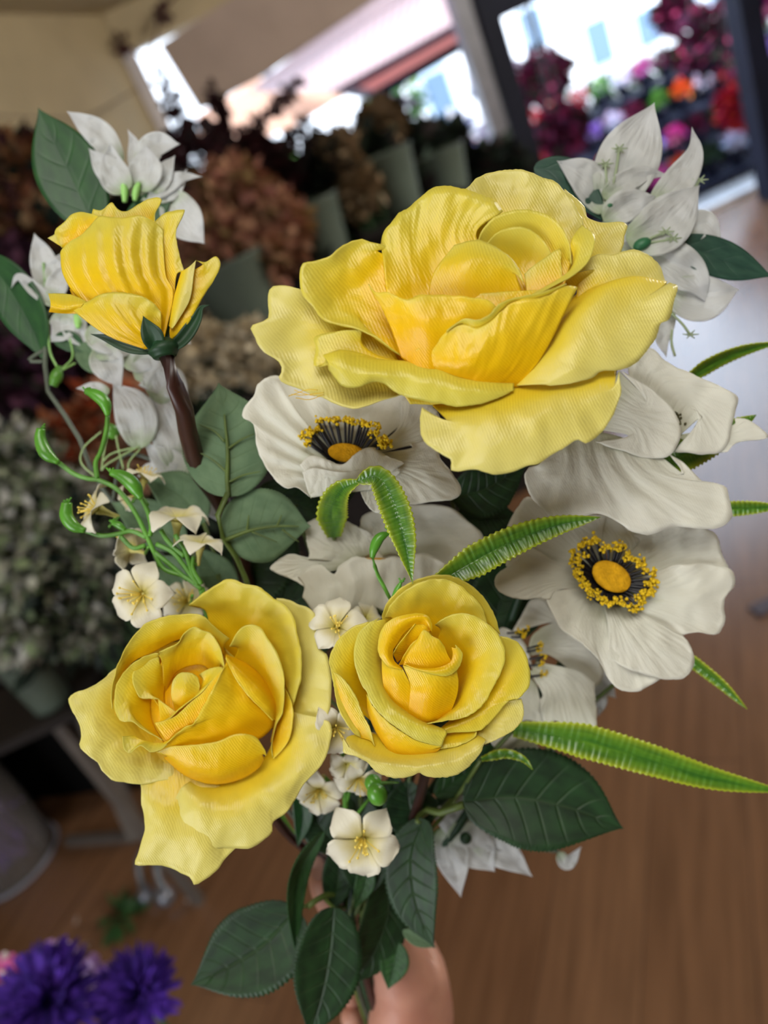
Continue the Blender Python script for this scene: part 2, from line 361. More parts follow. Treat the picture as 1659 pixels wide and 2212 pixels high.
M_aw = slat_mat()
def clothm(name, c):
    m, t, p, o = nt(name); p.inputs['Base Color'].default_value = (*c, 1); p.inputs['Roughness'].default_value = .8
    tr = N(t, 'ShaderNodeBsdfTranslucent'); tr.inputs[0].default_value = (*c, 1); ms = N(t, 'ShaderNodeMixShader'); ms.inputs[0].default_value = .6
    t.links.new(p.outputs[0], ms.inputs[1]); t.links.new(tr.outputs[0], ms.inputs[2]); t.links.new(ms.outputs[0], o.inputs[0]); return m
M_awp = clothm('awning_valance_pink', (.88, .50, .46))
t = thing('awning', 'pink and white striped awning outside the shop window', 'awning', on_y(760, 100, 6.2))
def part_poly(name, pts, mat, par, d=Vector((0, .01, 0))):
    b = MB(); b.prism([on_y(x, y, yy) for x, y, yy in pts], d); return b.build(name, mat, par, False)
part_poly('awning_cloth', [(540, 195, 5.3), (730, 195, 6.2), (1000, 45, 6.2), (1000, -90, 5.3), (860, -60, 5.3)], M_aw, t, Vector((0, 0, -.01)))
part_poly('valance', [(735, 200, 6.2), (800, 205, 6.2), (1005, 80, 6.2), (1000, 45, 6.2)], M_awp, t)
part_poly('valance', [(425, 250, 6.25), (560, 168, 6.25), (760, 200, 6.25), (640, 270, 6.25), (500, 330, 6.25), (440, 345, 6.25)], clothm('awning_side_peach', (.90, .66, .54)), t)
b = MB(); b.tube([on_y(570, 160, 6.15), on_y(905, 225, 6.15)], .035, 8); b.build('support_bar', M_grey, t)
b = MB(); b.tube([on_y(730, 198, 6.15), on_y(1010, 45, 6.15)], .035, 8); b.build('front_bar', simple('mauve_bar', (.10, .06, .09), .5), t)
b = MB(); b.tube([on_y(800, 212, 6.15), on_y(1010, 90, 6.15)], .035, 8); b.build('lower_bar', M_black, t)
# ------------------------------------------------------------------ outside
M_pave = simple('pavement', (.45, .45, .47), .8, .3, 0, .3, 4)
slab('ground', (-30, 5.42, -.12), (60, 60, -.02), M_pave)
M_bld = simple('white_stucco', (.86, .87, .90), .8, .3, 0, .05, 1)
t = thing('building', 'white sunlit building with small blue-grey windows across the street', 'building', (10, 28, 0))
b = MB(); b.box(Vector((12, 31, 4.5)), (22, 3, 4.6)); b.build('facade', M_bld, t, False)
M_win = simple('blue_grey_pane', (.10, .16, .24), .2, .5)
for (px, py, w_, h_) in ((1292, 92, .5, .75), (1395, 60, .45, .6), (955, 225, .5, 1.1), (1480, 20, .45, .6), (1560, -10, .45, .6), (1150, 60, .4, .6)):
    c = on_y(px, py, 27.95); b = MB()
    b.box(c, (w_, .12, h_)); f = b.build('window_frame', simple('frame_blue', (.45, .55, .66), .6), t, False)
    b = MB(); b.box(c+Vector((0, -.10, 0)), (w_*.75, .06, h_*.85)); b.build('pane', M_win, f, False)
def fluff(b, c, r, n, sz, rn, mats=1, shell=.5, stretch=1.5, ax=None):
    """many small bent petals scattered through an ellipsoid"""
    for _ in range(n):
        d = Vector((rn.gauss(0, 1), rn.gauss(0, 1), rn.gauss(0, 1))).normalized(); k = shell+(1-shell)*rn.random()
        p = c+Vector((d.x*r[0], d.y*r[1], d.z*r[2]))*k
        a = (d+Vector((rn.gauss(0, .5), rn.gauss(0, .5), rn.gauss(0, .5)))).normalized(); q = a.cross(Vector((rn.random(), rn.random(), rn.random()+.1))).normalized(); s = sz*rn.uniform(.6, 1.3)
        nn = a.cross(q)
        v = [p-q*s*.3, p+a*s*stretch*.5-q*s*.5+nn*s*.15, p+a*s*stretch+nn*s*.3, p+a*s*stretch*.5+q*s*.5+nn*s*.15, p+q*s*.3]
        b.add(v, [(0, 1, 2, 3, 4)], rn.randrange(mats))
def bmats(*cols):
    return [simple('blossom_%d' % i, c, .75, .2, 0, .3, 30) for i, c in enumerate(cols)]
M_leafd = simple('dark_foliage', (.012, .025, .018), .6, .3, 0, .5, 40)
M_leafm = simple('green_foliage', (.05, .14, .04), .6, .3, 0, .5, 40)
M_stemb = simple('stem_green', (.04, .09, .03), .6)
def flower_head(F_c, r, n, sz, cols, label, cat, group=None, name='flower_head', foot=None, shell=.5, stretch=1.5, leaves=0):
    rn = rnd(); c = F_c; r3 = r if isinstance(r, tuple) else (r, r, r)
    foot = foot if foot is not None else c+Vector((0, 0, -r3[2]-.25))
    t = thing(name, label, cat, foot, group)
    b = MB(); fluff(b, c, r3, n, sz, rn, len(cols), shell, stretch); b.build('blossom', cols, t, False)
    if leaves:
        b = MB(); fluff(b, c-Vector((0, 0, r3[2]*.3)), tuple(q*.95 for q in r3), leaves, sz*1.5, rn, 1, .3, 2.2); b.build('foliage', M_leafd, t, False)
    b = MB()
    for k in range(5):
        o = Vector((rn.uniform(-1, 1), rn.uniform(-1, 1), 0))*.02
        b.tube([c+o*3, c.lerp(foot, .5)+o*2, foot+o], .004, 5, n=6)
    b.build('stem', M_stemb, t); return t
red = bmats((.55, .02, .05), (.35, .01, .06), (.70, .06, .03)); mag = bmats((.75, .06, .32), (.55, .10, .55), (.80, .25, .45)); pur = bmats((.22, .10, .60), (.35, .20, .70), (.6, .5, .8))
wht = bmats((.8, .8, .85), (.55, .65, .9), (.8, .6, .75)); ora = bmats((.85, .16, .02), (.9, .3, .05), (.8, .05, .05)); grn = bmats((.10, .35, .05), (.25, .5, .10), (.04, .15, .04)); dkr = bmats((.14, .01, .05), (.08, .015, .05), (.25, .02, .08), (.02, .03, .02))
dkf_ = bmats((.02, .04, .02), (.04, .08, .03))
blu = bmats((.05, .12, .6), (.2, .3, .8), (.5, .6, .9))
M_rope = simple('hanging_cord', (.05, .05, .05), .8)
def basket(px, py, r, cols, label, y=6.0):
    c = on_y(px, py, y); rn = rnd(); t = thing('hanging_basket', label, 'flower basket', c+Vector((0, 0, -r)), 'hanging flower baskets outside')
    b = MB(); fluff(b, c, (r, r, r*.85), 700, .05, rn, len(cols), .35); b.build('blossom', cols, t, False)
    b = MB(); b.ball(c-Vector((0, 0, r*.3)), (r*.6, r*.6, r*.55), 12, 8); b.build('basket', M_black, t)
    b = MB()
    for a in (0, 2.1, 4.2): b.tube([c+Vector((math.cos(a)*r*.5, math.sin(a)*r*.5, 0)), c+Vector((0, 0, .9))], .006, 5, n=4)
    b.build('cord', M_rope, t)
basket(1172, 165, .21, dkr, 'dark red hanging basket against the white building, left of the others', 6.5)
basket(1215, 285, .17, dkr, 'dark red basket low beside the black door post', 5.8)
basket(1530, 90, .28, dkr, 'large dark red hanging basket near the top right corner', 6.5)
basket(1600, 225, .16, red, 'red hanging basket at the right edge of the picture', 5.7)
basket(1640, -10, .17, mag, 'magenta hanging basket in the top right corner', 5.7)
basket(1455, 30, .16, dkr, 'small dark red hanging basket left of the large one', 7.2)
basket(1590, 130, .22, dkr, 'dark red hanging basket tucked under the large one', 7.2)
# tiered benches of flower trays
t = thing('display_bench', 'dark tiered flower bench outside the shop door', 'bench', (3.4, 7.2, 0))
tiers = [(6.15, .05), (6.6, .22), (7.15, .46), (7.75, .72)]
for k, (yy, zz) in enumerate(tiers):
    b = MB(); b.box(Vector((3.55, yy, zz-.02)), (1.75, .20, .015)); b.build('shelf_board', M_black, t, False)
    b = MB(); b.box(Vector((3.55, yy+.17, (zz-.035)/2-.01)), (1.73, .012, (zz-.035)/2+.008)); b.build('riser', M_black, t, False)
    for xx in (1.85, 3.55, 5.25):
        b = MB(); b.box(Vector((xx, yy, (zz-.035)/2-.01)), (.03, .15, (zz-.035)/2+.01)); b.build('leg', M_black, t, False)
seqs = ['rwdbrmokwrmbgrw', 'mrpworbmdgrwomk', 'pwmrmpwdgowrmpd', 'mpmprorgwmdgrmw']
cols_ = dict(r=(red, 'red'), w=(wht, 'white'), m=(mag, 'magenta'), b=(blu, 'blue'), o=(ora, 'orange'), p=(pur, 'purple'), g=(grn, 'leafy green'), d=(dkr, 'dark red'), k=(dkf_, 'dark leafy'))
ordn = ['first', 'second', 'third', 'fourth', 'fifth', 'sixth', 'seventh', 'eighth', 'ninth', 'tenth', 'eleventh', 'twelfth', 'thirteenth', 'fourteenth', 'fifteenth']
for k, (yy, zz) in enumerate(tiers):
    for i in range(15):
        cols, nm = cols_[seqs[k][i]]; x = 1.98+i*.222; rn = rnd(); r_ = .085+rn.random()*.02
        t = thing('potted_flowers', '%s flowers in a pot, %s from the left on the %s outdoor tier' % (nm, ordn[i], ('lowest', 'lower', 'upper', 'top')[k]), 'potted plant', (x, yy, zz-.004), 'pots on the outdoor flower bench')
        b = MB(); fluff(b, Vector((x, yy, zz+.17)), (r_, r_, .075), 150, .028, rn, len(cols), .3); b.build('blossom', cols, t, False)
        b = MB(); b.tube([Vector((x, yy, zz-.004)), Vector((x, yy, zz+.12))], [.045, .065], 10, n=4); b.build('pot', M_black, t)
rn = rnd(); b = MB()
for i in range(30): fluff(b, Vector((1.7+i*.13, 8.12, .62)), (.12, .10, .36), 110, .05, rn, 2, .2)
tag(b.build('hedge', [M_leafm, M_leafd], None, False), 'low leafy hedge growing behind the top tier of the outdoor bench', 'hedge')
b = MB()
# greenery beyond the left window, sunlit
for (px, py, r_, yy, cols, lab) in ((640, 390, .16, 6.6, grn, 'sunlit green shrub glimpsed beyond the window, leftmost'), (860, 235, .22, 6.8, grn, 'sunlit green shrub beyond the window at the blue opening'), (1000, 310, .22, 6.6, wht, 'white flowering shrub outside beside the door post'), (1060, 160, .16, 6.4, wht, 'small white flowering shrub high beside the door post')):
    c = on_y(px, py, yy); flower_head(c, r_, 260, .05, cols, lab, 'shrub', name='shrub', foot=Vector((c.x, c.y, 0)))
# ------------------------------------------------------------------ flower display along the left of the shop
M_vase = simple('sage_green_vase', (.085, .11, .085), .55, .4, 0, .1, 5)
def down(c, z): return Vector((c.x, c.y, z))
M_board = simple('dark_stand_board', (.02, .016, .015), .7, .2, 0, .3, 9)
def vase(px, py, D, h, r0, r1, label, mat=None, name='flower_vase'):
    c = PX(px, py, D); b = MB(); n = 28; v = []; f = []
    prof = [(0, 0), (r0, 0), (r0*1.02, h*.05), ((r0+r1)/2, h*.5), (r1, h*.97), (r1*1.06, h), (r1*.97, h), (r0*.9, h*.08), (0, h*.08)]
    for rr, hh in prof:
        for i in range(n): a = 2*math.pi*i/n; v.append(c+Vector((math.cos(a)*rr, math.sin(a)*rr, hh-h/2)))
    f = [(j*n+i, j*n+(i+1) % n, (j+1)*n+(i+1) % n, (j+1)*n+i) for j in range(len(prof)-1) for i in range(n)]
    b.add(v, f); o = b.build(name, mat or M_vase); tag(o, label, 'vase'); return c, h
sage = []
for (px, py, D, h, r0, r1, lab) in ((525, 655, 2.1, .24, .07, .115, 'sage green bucket vase beneath the dried salmon hydrangeas'), (690, 520, 2.5, .24, .07, .11, 'sage green vase beneath the dark foliage, left of the largest rose'), (850, 395, 2.7, .20, .07, .10, 'sage green vase set high above the largest rose'), (960, 395, 2.9, .22, .07, .11, 'dim green vase at the foot of the door post'), (55, 1440, 1.55, .20, .04, .055, 'grey vase under the frothy white flowers at the left edge')):
    c, h_ = vase(px, py, D, h, r0, r1, lab); sage.append((c, h_))
# stands that carry them
t = thing('display_stand', 'dark tiered wooden stand carrying the vases along the window', 'stand', (0.3, 3.0, 0))
for c, h_ in sage[:4]:
    z = c.z-h_/2-.011
    b = MB(); b.box(Vector((c.x, c.y, z)), (.20, .20, .010)); b.build('shelf_board', M_board, t, False)
    b = MB(); b.box(Vector((c.x, c.y, z/2-.006)), (.16, .16, z/2-.006)); b.build('support', M_board, t, False)
t = thing('plant_stand', 'dark stand below the frothy white flowers at the left edge', 'stand', down(sage[4][0], 0))
c = sage[4][0]; z = c.z-.10-.011
b = MB(); b.box(Vector((c.x-.05, c.y+.05, z)), (.14, .12, .01)); b.build('shelf_board', M_board, t, False)
b = MB(); b.box(Vector((c.x-.05, c.y+.05, z/2-.006)), (.012, .012, z/2-.006)); b.build('support', M_greypost, t, False)
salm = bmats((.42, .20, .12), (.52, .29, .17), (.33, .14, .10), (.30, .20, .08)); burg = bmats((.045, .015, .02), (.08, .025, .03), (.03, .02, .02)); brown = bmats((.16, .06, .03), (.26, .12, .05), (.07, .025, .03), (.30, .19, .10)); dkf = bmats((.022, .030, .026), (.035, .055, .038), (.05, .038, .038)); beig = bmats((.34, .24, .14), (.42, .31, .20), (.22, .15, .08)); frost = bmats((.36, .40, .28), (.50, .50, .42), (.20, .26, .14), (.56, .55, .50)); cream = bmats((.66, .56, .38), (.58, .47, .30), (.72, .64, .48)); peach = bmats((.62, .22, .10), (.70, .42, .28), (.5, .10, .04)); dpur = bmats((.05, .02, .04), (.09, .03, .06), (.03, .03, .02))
def H(px, py, D, r, n, sz, cols, lab, vs=None, grp=None, cat='dried flowers', name='dried_flower_bunch', lv=0, shell=.35, st=1.5):
    c = PX(px, py, D); foot = None
    if vs is not None: foot = sage[vs][0]+Vector((0, 0, 0))
    else: foot = c+Vector((0, 0, -r-.2))
    return flower_head(c, (r, r, r*.9), n, sz, cols, lab, cat, grp, name, foot, shell, st, lv)
H(500, 440, 2.15, .12, 900, .028, salm, 'dried salmon hydrangea head at the top of its bunch, beside the bud rose', 0, 'dried salmon hydrangeas')
H(585, 500, 2.15, .11, 800, .028, salm, 'dried salmon hydrangea head on the right of its bunch', 0, 'dried salmon hydrangeas')
H(480, 545, 2.1, .11, 800, .028, salm, 'dried salmon hydrangea head low in its bunch, nearest the bud rose', 0, 'dried salmon hydrangeas')
H(560, 560, 2.1, .09, 600, .028, salm, 'small dried salmon hydrangea head over the vase rim', 0, 'dried salmon hydrangeas')
H(430, 360, 2.4, .13, 500, .03, burg, 'dark burgundy dried bunch behind the white flowers at the bud rose', 0, 'dark burgundy bunches')
H(560, 375, 2.5, .12, 600, .03, burg, 'dark burgundy dried bunch above the salmon hydrangeas', 0, 'dark burgundy bunches')
H(30, 400, 2.2, .14, 900, .03, brown, 'rust brown dried bunch at the left edge, topmost', None, 'rust brown dried bunches', lv=100)
H(100, 380, 2.4, .10, 500, .03, brown, 'rust brown dried bunch behind the large smooth leaf', None, 'rust brown dried bunches', lv=60)
H(60, 520, 2.1, .13, 700, .03, brown, 'rust brown dried bunch beside the bud rose', None, 'rust brown dried bunches', lv=60)
H(30, 660, 2.0, .15, 700, .035, dpur, 'dark purple bunch at the left edge behind the white flowers', None, 'dark purple bunches')
H(50, 820, 1.9, .15, 700, .035, dpur, 'dark purple bunch at the left edge, below its neighbour', None, 'dark purple bunches')
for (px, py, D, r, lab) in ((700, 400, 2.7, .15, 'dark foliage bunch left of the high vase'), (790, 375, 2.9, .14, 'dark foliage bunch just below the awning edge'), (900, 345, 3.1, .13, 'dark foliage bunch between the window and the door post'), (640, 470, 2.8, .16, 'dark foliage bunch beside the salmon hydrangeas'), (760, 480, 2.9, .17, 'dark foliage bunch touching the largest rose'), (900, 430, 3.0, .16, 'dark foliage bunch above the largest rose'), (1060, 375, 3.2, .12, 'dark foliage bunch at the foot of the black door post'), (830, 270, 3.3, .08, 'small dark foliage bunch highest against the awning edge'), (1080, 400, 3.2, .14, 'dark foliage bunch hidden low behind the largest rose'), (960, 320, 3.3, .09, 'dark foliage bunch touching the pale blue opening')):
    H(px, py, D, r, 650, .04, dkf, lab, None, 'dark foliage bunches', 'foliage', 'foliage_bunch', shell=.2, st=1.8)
H(820, 270, 2.9, .09, 300, .03, beig, 'beige dried bunch high among the dark foliage', None, 'beige dried bunches')
H(735, 330, 2.6, .07, 240, .03, beig, 'beige dried bunch left among the dark foliage', None, 'beige dried bunches')
H(780, 420, 2.6, .07, 240, .03, beig, 'beige dried bunch just left of the largest rose', None, 'beige dried bunches')
for (px, py, r, lab) in ((440, 745, .042, 'cream chrysanthemum nearest the bud rose stem'), (535, 735, .038, 'cream chrysanthemum at the upper right of its bunch'), (485, 795, .050, 'largest cream chrysanthemum, in the middle of its bunch'), (560, 800, .032, 'cream chrysanthemum at the right of its bunch'), (400, 810, .036, 'cream chrysanthemum at the left of its bunch behind the bud stem')):
    c = PX(px, py, 1.5); rn = rnd(); t = thing('chrysanthemum', lab, 'flower', c-Vector((0, 0, .3)), 'cream chrysanthemums')
    b = MB(); fluff(b, c, (r, r, r*.75), 420, .016, rn, 3, .55, 1.6); b.build('blossom', cream, t, False)
    b = MB(); b.tube([c, c-Vector((.01, 0, .3))], .004, 6, n=5); b.build('stem', M_stemb, t)
    b = MB(); fluff(b, c-Vector((0, 0, .07)), (.05, .05, .06), 40, .03, rn, 1, .3, 2); b.build('foliage', M_leafd, t, False)
c = PX(480, 900, 1.52); b = MB(); b.tube([c+Vector((0, 0, .03)), c-Vector((0, 0, .3))], [.09, .07], 20, n=6); tag(b.build('flower_bucket', M_board), 'dark bucket holding the cream chrysanthemums', 'bucket')
for (px, py, r, cols, lab) in ((240, 880, .07, peach, 'peach bloom behind the bent grey stem'), (160, 950, .06, peach, 'orange bloom beside the green pods'), (250, 990, .08, bmats((.45, .25, .16), (.5, .3, .2)), 'dull brown bloom behind the leftmost blossoms'), (140, 1050, .06, frost, 'frosty bloom with an orange eye beside the green pods')):
    H(px, py, 1.7, r, 400, .03, cols, lab, None, 'peach and orange blooms', 'flower', 'bloom')
for (px, py, D, r, lab) in ((30, 1010, 1.5, .10, 'frothy pale green white spray at the left edge, topmost'), (120, 1110, 1.5, .10, 'frothy white spray beside the green pods'), (50, 1190, 1.45, .11, 'frothy white spray at the left edge, middle'), (190, 1200, 1.5, .08, 'frothy white spray left of the front-facing blossom'), (60, 1330, 1.5, .09, 'frothy white spray at the left edge, lowest'), (180, 1340, 1.55, .07, 'frothy white spray just above the lower left rose')):
    H(px, py, D, r, 750, .018, frost, lab, 4 if px < 150 else None, 'frothy white sprays', 'flower', 'frothy_flower_spray', lv=70, shell=.25)
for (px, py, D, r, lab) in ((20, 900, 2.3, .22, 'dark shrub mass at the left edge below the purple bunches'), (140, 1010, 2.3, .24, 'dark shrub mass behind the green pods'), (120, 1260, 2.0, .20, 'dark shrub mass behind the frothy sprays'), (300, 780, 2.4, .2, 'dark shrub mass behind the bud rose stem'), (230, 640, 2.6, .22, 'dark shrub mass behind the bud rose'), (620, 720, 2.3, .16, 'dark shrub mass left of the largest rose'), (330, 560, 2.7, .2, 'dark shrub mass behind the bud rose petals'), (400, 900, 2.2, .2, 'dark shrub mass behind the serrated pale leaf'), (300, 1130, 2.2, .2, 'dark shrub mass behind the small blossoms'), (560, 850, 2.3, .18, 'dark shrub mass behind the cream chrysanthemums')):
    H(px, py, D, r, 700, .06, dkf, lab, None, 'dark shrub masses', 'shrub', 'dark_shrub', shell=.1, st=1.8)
# dark dried branches against the window
t = thing('dried_branches', 'dark dried branches reaching up in front of the shop window', 'branches', PX(500, 420, 2.6)+Vector((0, 0, -.3)))
rn = rnd()
for pts in ([(480, 380), (430, 290), (380, 240), (345, 170)], [(500, 370), (520, 300), (580, 240), (640, 190)], [(490, 370), (480, 260), (460, 200)], [(520, 370), (600, 320), (660, 270)]):
    b = MB(); W = [PX(x, y, 2.6) for x, y in pts]; b.tube(W, .003, 5, n=12)
    for q in spline(W, 22): fluff(b, q, (.022, .022, .022), 9, .022, rn, 1, .2)
    b.build('twig', burg[0], t, False)
b = MB(); b.tube([on_y(270, 95, 4.9), on_y(320, 120, 4.9), on_y(350, 30, 4.9), on_y(390, -20, 4.9)], .006, 5)
for q in ((262, 95), (350, 30), (240, 180)): fluff(b, on_y(*q, 4.9), (.03, .03, .03), 24, .03, rn, 1, .2)
tag(b.build('dried_vine', burg[1], None, False), 'thin dark vine hanging at the ceiling corner', 'vine')
b = MB(); P0 = [on_y(-20, 250, 3.7), on_y(100, 255, 3.95), on_y(190, 250, 4.2), on_y(300, 190, 4.6)]
b.tube(P0, .004, 5); tag(b.build('cable', simple('beige_cable', (.22, .17, .12), .7), None), 'thin cable sagging across the cream wall', 'cable')
# trolley frame, glass cylinder, clutter on the floor at the left
t = thing('shelf_frame', 'dim grey painted wooden frame standing on the floor, lower left', 'shelf', on_z(300, 1812, 0))
def beam(a, b_, w_, par, name='rail'):
    b = MB(); d = (b_-a); L_ = d.length; d.normalize(); s1 = d.cross(Vector((0, 0, 1)));
    if s1.length < .1: s1 = Vector((1, 0, 0))
    s1.normalize(); s2 = d.cross(s1); b.box((a+b_)/2, (w_, w_, L_/2), (s1, s2, d)); return b.build(name, M_greypost, par, False)
p0 = on_z(300, 1812, 0)+Vector((0, 0, .001)); p1 = PX(120, 1400, 2.35); beam(p0, p1, .022, t, 'post')
p2 = on_z(150, 1822, 0)+Vector((0, 0, .012)); beam(p2, p0+Vector((0, 0, .012)), .012, t)
beam(PX(-60, 1650, 2.2), PX(105, 1545, 2.3), .014, t); beam(PX(-20, 1440, 2.35), PX(130, 1410, 2.35), .02, t)
t = thing('added_dark_box', 'added black cabinet in the shade behind the grey frame', 'filler', (-1.75, 2.3, 0))  # black box added to stand in for the darkness under the shelf
M_void = simple('shade_black', (.004, .004, .004), .9, .1)  # near black, darkness put into the colour
wn = Vector((-wd.y, wd.x, 0)); ca = wl+wd*2.20+wn*.30
b = MB(); b.box(ca+Vector((0, 0, .36)), (.86, .26, .36), (wd, wn, Vector((0, 0, 1)))); b.build('body', M_void, t, False)
b = MB(); b.box(ca+Vector((0, 0, .735)), (.87, .27, .014), (wd, wn, Vector((0, 0, 1)))); b.build('top', M_board, t, False)
b = MB(); cb = wl+wd*4.15+wn*.035; b.box(cb+Vector((0, 0, .45)), (1.15, .025, .45), (wd, wn, Vector((0, 0, 1)))); tag(b.build('added_dark_sheet', M_void, None, False), 'added black sheet darkening the wall behind the glass cylinder vase', 'board')  # added sheet, its black stands in for the dark lower wall
# glass cylinder vase with purple flowers
cg = on_z(70, 1850, 0)+Vector((-.05, 0, .002)); Mgl, tg, pg, og = nt('clear_glass'); pg.inputs['Transmission Weight'].default_value = .92; pg.inputs['Base Color'].default_value = (.75, .70, .66, 1); pg.inputs['Roughness'].default_value = .03; pg.inputs['IOR'].default_value = 1.12
t = thing('glass_cylinder_vase', 'tall clear glass cylinder vase on the floor at the left edge', 'vase', cg)
b = MB(); n = 36; v = []; prof = [(.135, 0), (.14, .01), (.135, .02), (.135, .55), (.131, .55), (.131, .025), (.001, .025), (.001, 0)]
for rr, hh in prof:
    for i in range(n): a = 2*math.pi*i/n; v.append(cg+Vector((math.cos(a)*rr, math.sin(a)*rr, hh)))
b.add(v, [(j*n+i, j*n+(i+1) % n, ((j+1) % len(prof))*n+(i+1) % n, ((j+1) % len(prof))*n+i) for j in range(len(prof)) for i in range(n)]); b.build('glass', Mgl, t)
b = MB(); ring = [cg+Vector((math.cos(a)*.138, math.sin(a)*.138, .012)) for a in [i*math.pi/12 for i in range(25)]]; b.tube(ring, .006, 6, n=48); b.build('rim', M_grey, t)
rn = rnd(); b = MB(); fluff(b, cg+Vector((.02, 0, .14)), (.09, .09, .10), 260, .035, rn, 2, .2); tag(b.build('purple_petals', bmats((.16, .10, .50), (.25, .16, .60)), None, False), 'purple petals lying at the bottom of the glass cylinder vase', 'petals', None, 'stuff')
b = MB(); b.tube([cg+Vector((0, 0, .28)), cg+Vector((0, .01, .52))], .10, 20, n=4); tag(b.build('kraft_roll', simple('kraft_paper', (.42, .27, .14), .8, .2, 0, .2, 20)), 'brown paper roll standing inside the glass cylinder vase', 'paper roll')
# small clutter
for i, (px, py, r_, lab) in enumerate(((325, 1945, .022, 'small clear glass knob on the floor, left of its twin'), (368, 1950, .026, 'small clear glass knob on the floor under the drooping petals'))):
    c = on_z(px, py, 0)+Vector((0, 0, r_)); t = thing('glass_ornament', lab, 'ornament', c-Vector((0, 0, r_)), 'glass ornaments on the floor')
    b = MB(); b.ball(c, r_, 14, 10); b.build('bead', simple('smoky_glass', (.20, .21, .25), .08, .8, .5), t)
    b = MB(); b.tube([c, c+Vector((0, .05, .05)), c+Vector((.02, .09, .06))], [r_*.6, r_*.4, r_*.7], 10); b.build('neck', simple('smoky_glass_neck', (.14, .15, .17), .15, .6, .3), t)
c = on_z(265, 1990, 0)+Vector((0, 0, .012)); rn = rnd(); b = MB(); fluff(b, c, (.05, .05, .010), 40, .03, rn, 1, .2, 2); tag(b.build('leaf_litter', M_leafm, None, False), 'dark green leaf trimmings dropped on the brown floor', 'leaves', None, 'stuff')
for (px, py, lb) in ((168, 1990, 'tiny pale fallen petal on the floor above the lilac carnations'), (410, 1942, 'tiny pale fallen petal on the floor right of the glass knobs'), (190, 2040, 'tiny pale fallen petal on the floor, lowest, just above the asters')):
    c = on_z(px, py, 0)+Vector((0, 0, .004)); rn = rnd(); b = MB(); fluff(b, c, (.006, .006, .003), 8, .010, rn, 1, .2); tag(b.build('fallen_petal', bmats((.45, .35, .30))[0], None, False), lb, 'petal', 'fallen petals on the floor')
b = MB(); c = on_z(1640, 1320, 0); b.box(c+Vector((.02, 0, .004)), (.035, .025, .004)); tag(b.build('floor_socket', simple('dark_plate', (.06, .045, .06), .5), None, False), 'small dark square plate on the floor near the right edge', 'floor plate')
# purple flowers, bottom left
dp = bmats((.055, .018, .27), (.09, .03, .38), (.03, .01, .16)); lil = bmats((.42, .24, .55), (.52, .36, .62)); pw = bmats((.60, .12, .34), (.6, .5, .52))
def aster(px, py, D, r, cols, lab, n=90, open_=.35, L_=1.0):
    c = PX(px, py, D); rn = rnd(); t = thing('aster' if cols is dp else 'carnation', lab, 'flower', c-Vector((0, .02, .3)), 'purple and pink flowers in the lower left corner')
    b = MB(); axn = Vector((.1, -.45, .85)).normalized(); e1 = axn.cross(Vector((1, 0, 0))).normalized(); e2 = axn.cross(e1)
    for i in range(n):
        a = rn.uniform(0, 6.283); el = rn.uniform(open_-.35, 1.35); d = (e1*math.cos(a)+e2*math.sin(a))*math.cos(el)+axn*math.sin(el)
        q = d.cross(axn); q = (q if q.length > .1 else e1).normalized(); w_ = r*.07 if cols is dp else r*.22
        R_ = r*rn.uniform(.8, 1.05)*(1 if el < .9 else .75); m = q.cross(d)
        v = [c+d*r*.1-q*w_*.4, c+d*R_*.6-q*w_+m*w_*.3, c+d*R_-q*w_*.4, c+d*R_*1.03, c+d*R_+q*w_*.4, c+d*R_*.6+q*w_+m*w_*.3, c+d*r*.1+q*w_*.4]
        b.add(v, [(0, 1, 2, 3, 4, 5, 6)], rn.randrange(len(cols)))
    b.build('blossom', cols, t, False)
    b = MB(); b.ball(c-axn*r*.1, r*.25, 10, 7); b.build('calyx', M_stemb, t)
    b = MB(); b.tube([c-axn*r*.1, c-Vector((0, .02, .3))], .003, 6, n=6); b.build('stem', M_stemb, t)
aster(110, 2165, .72, .054, dp, 'deep purple aster, leftmost of the two at the bottom edge', 420)
aster(300, 2150, .74, .045, dp, 'deep purple aster on the right, facing sideways', 340)
aster(120, 2085, .80, .026, lil, 'pale lilac carnation above the leftmost aster', 70)
aster(200, 2120, .80, .026, lil, 'lilac carnation between the two asters', 70)
aster(20, 2120, .74, .026, pw, 'pink and white carnation in the bottom left corner', 80)
aster(30, 2195, .72, .026, bmats((.55, .52, .52), (.5, .4, .5)), 'whitish carnation at the very bottom left', 80)
c = PX(150, 2165, .74)-Vector((0, .02, .22)); b = MB(); b.tube([c, c-Vector((0, 0, .24))], [.10, .075], 24, n=6); tag(b.build('flower_bucket', M_vase), 'sage bucket under the purple asters', 'bucket')
# ------------------------------------------------------------------ the bouquet
GRIP = PX(770, 1985, .405)                      # where the stems meet in the fist
ENDS = PX(865, 2330, .485)
def stem_tube(parent, pts, rad, mat, name='stem'):
    b = MB(); b.tube(pts, rad, 10, n=40); return b.build(name, mat, parent)
def to_grip(k):
    r = random.Random(k); j = Vector((r.uniform(-1, 1), r.uniform(-1, 1), r.uniform(-1, 1)))*.007
    return [GRIP+j, ENDS+j*1.2]
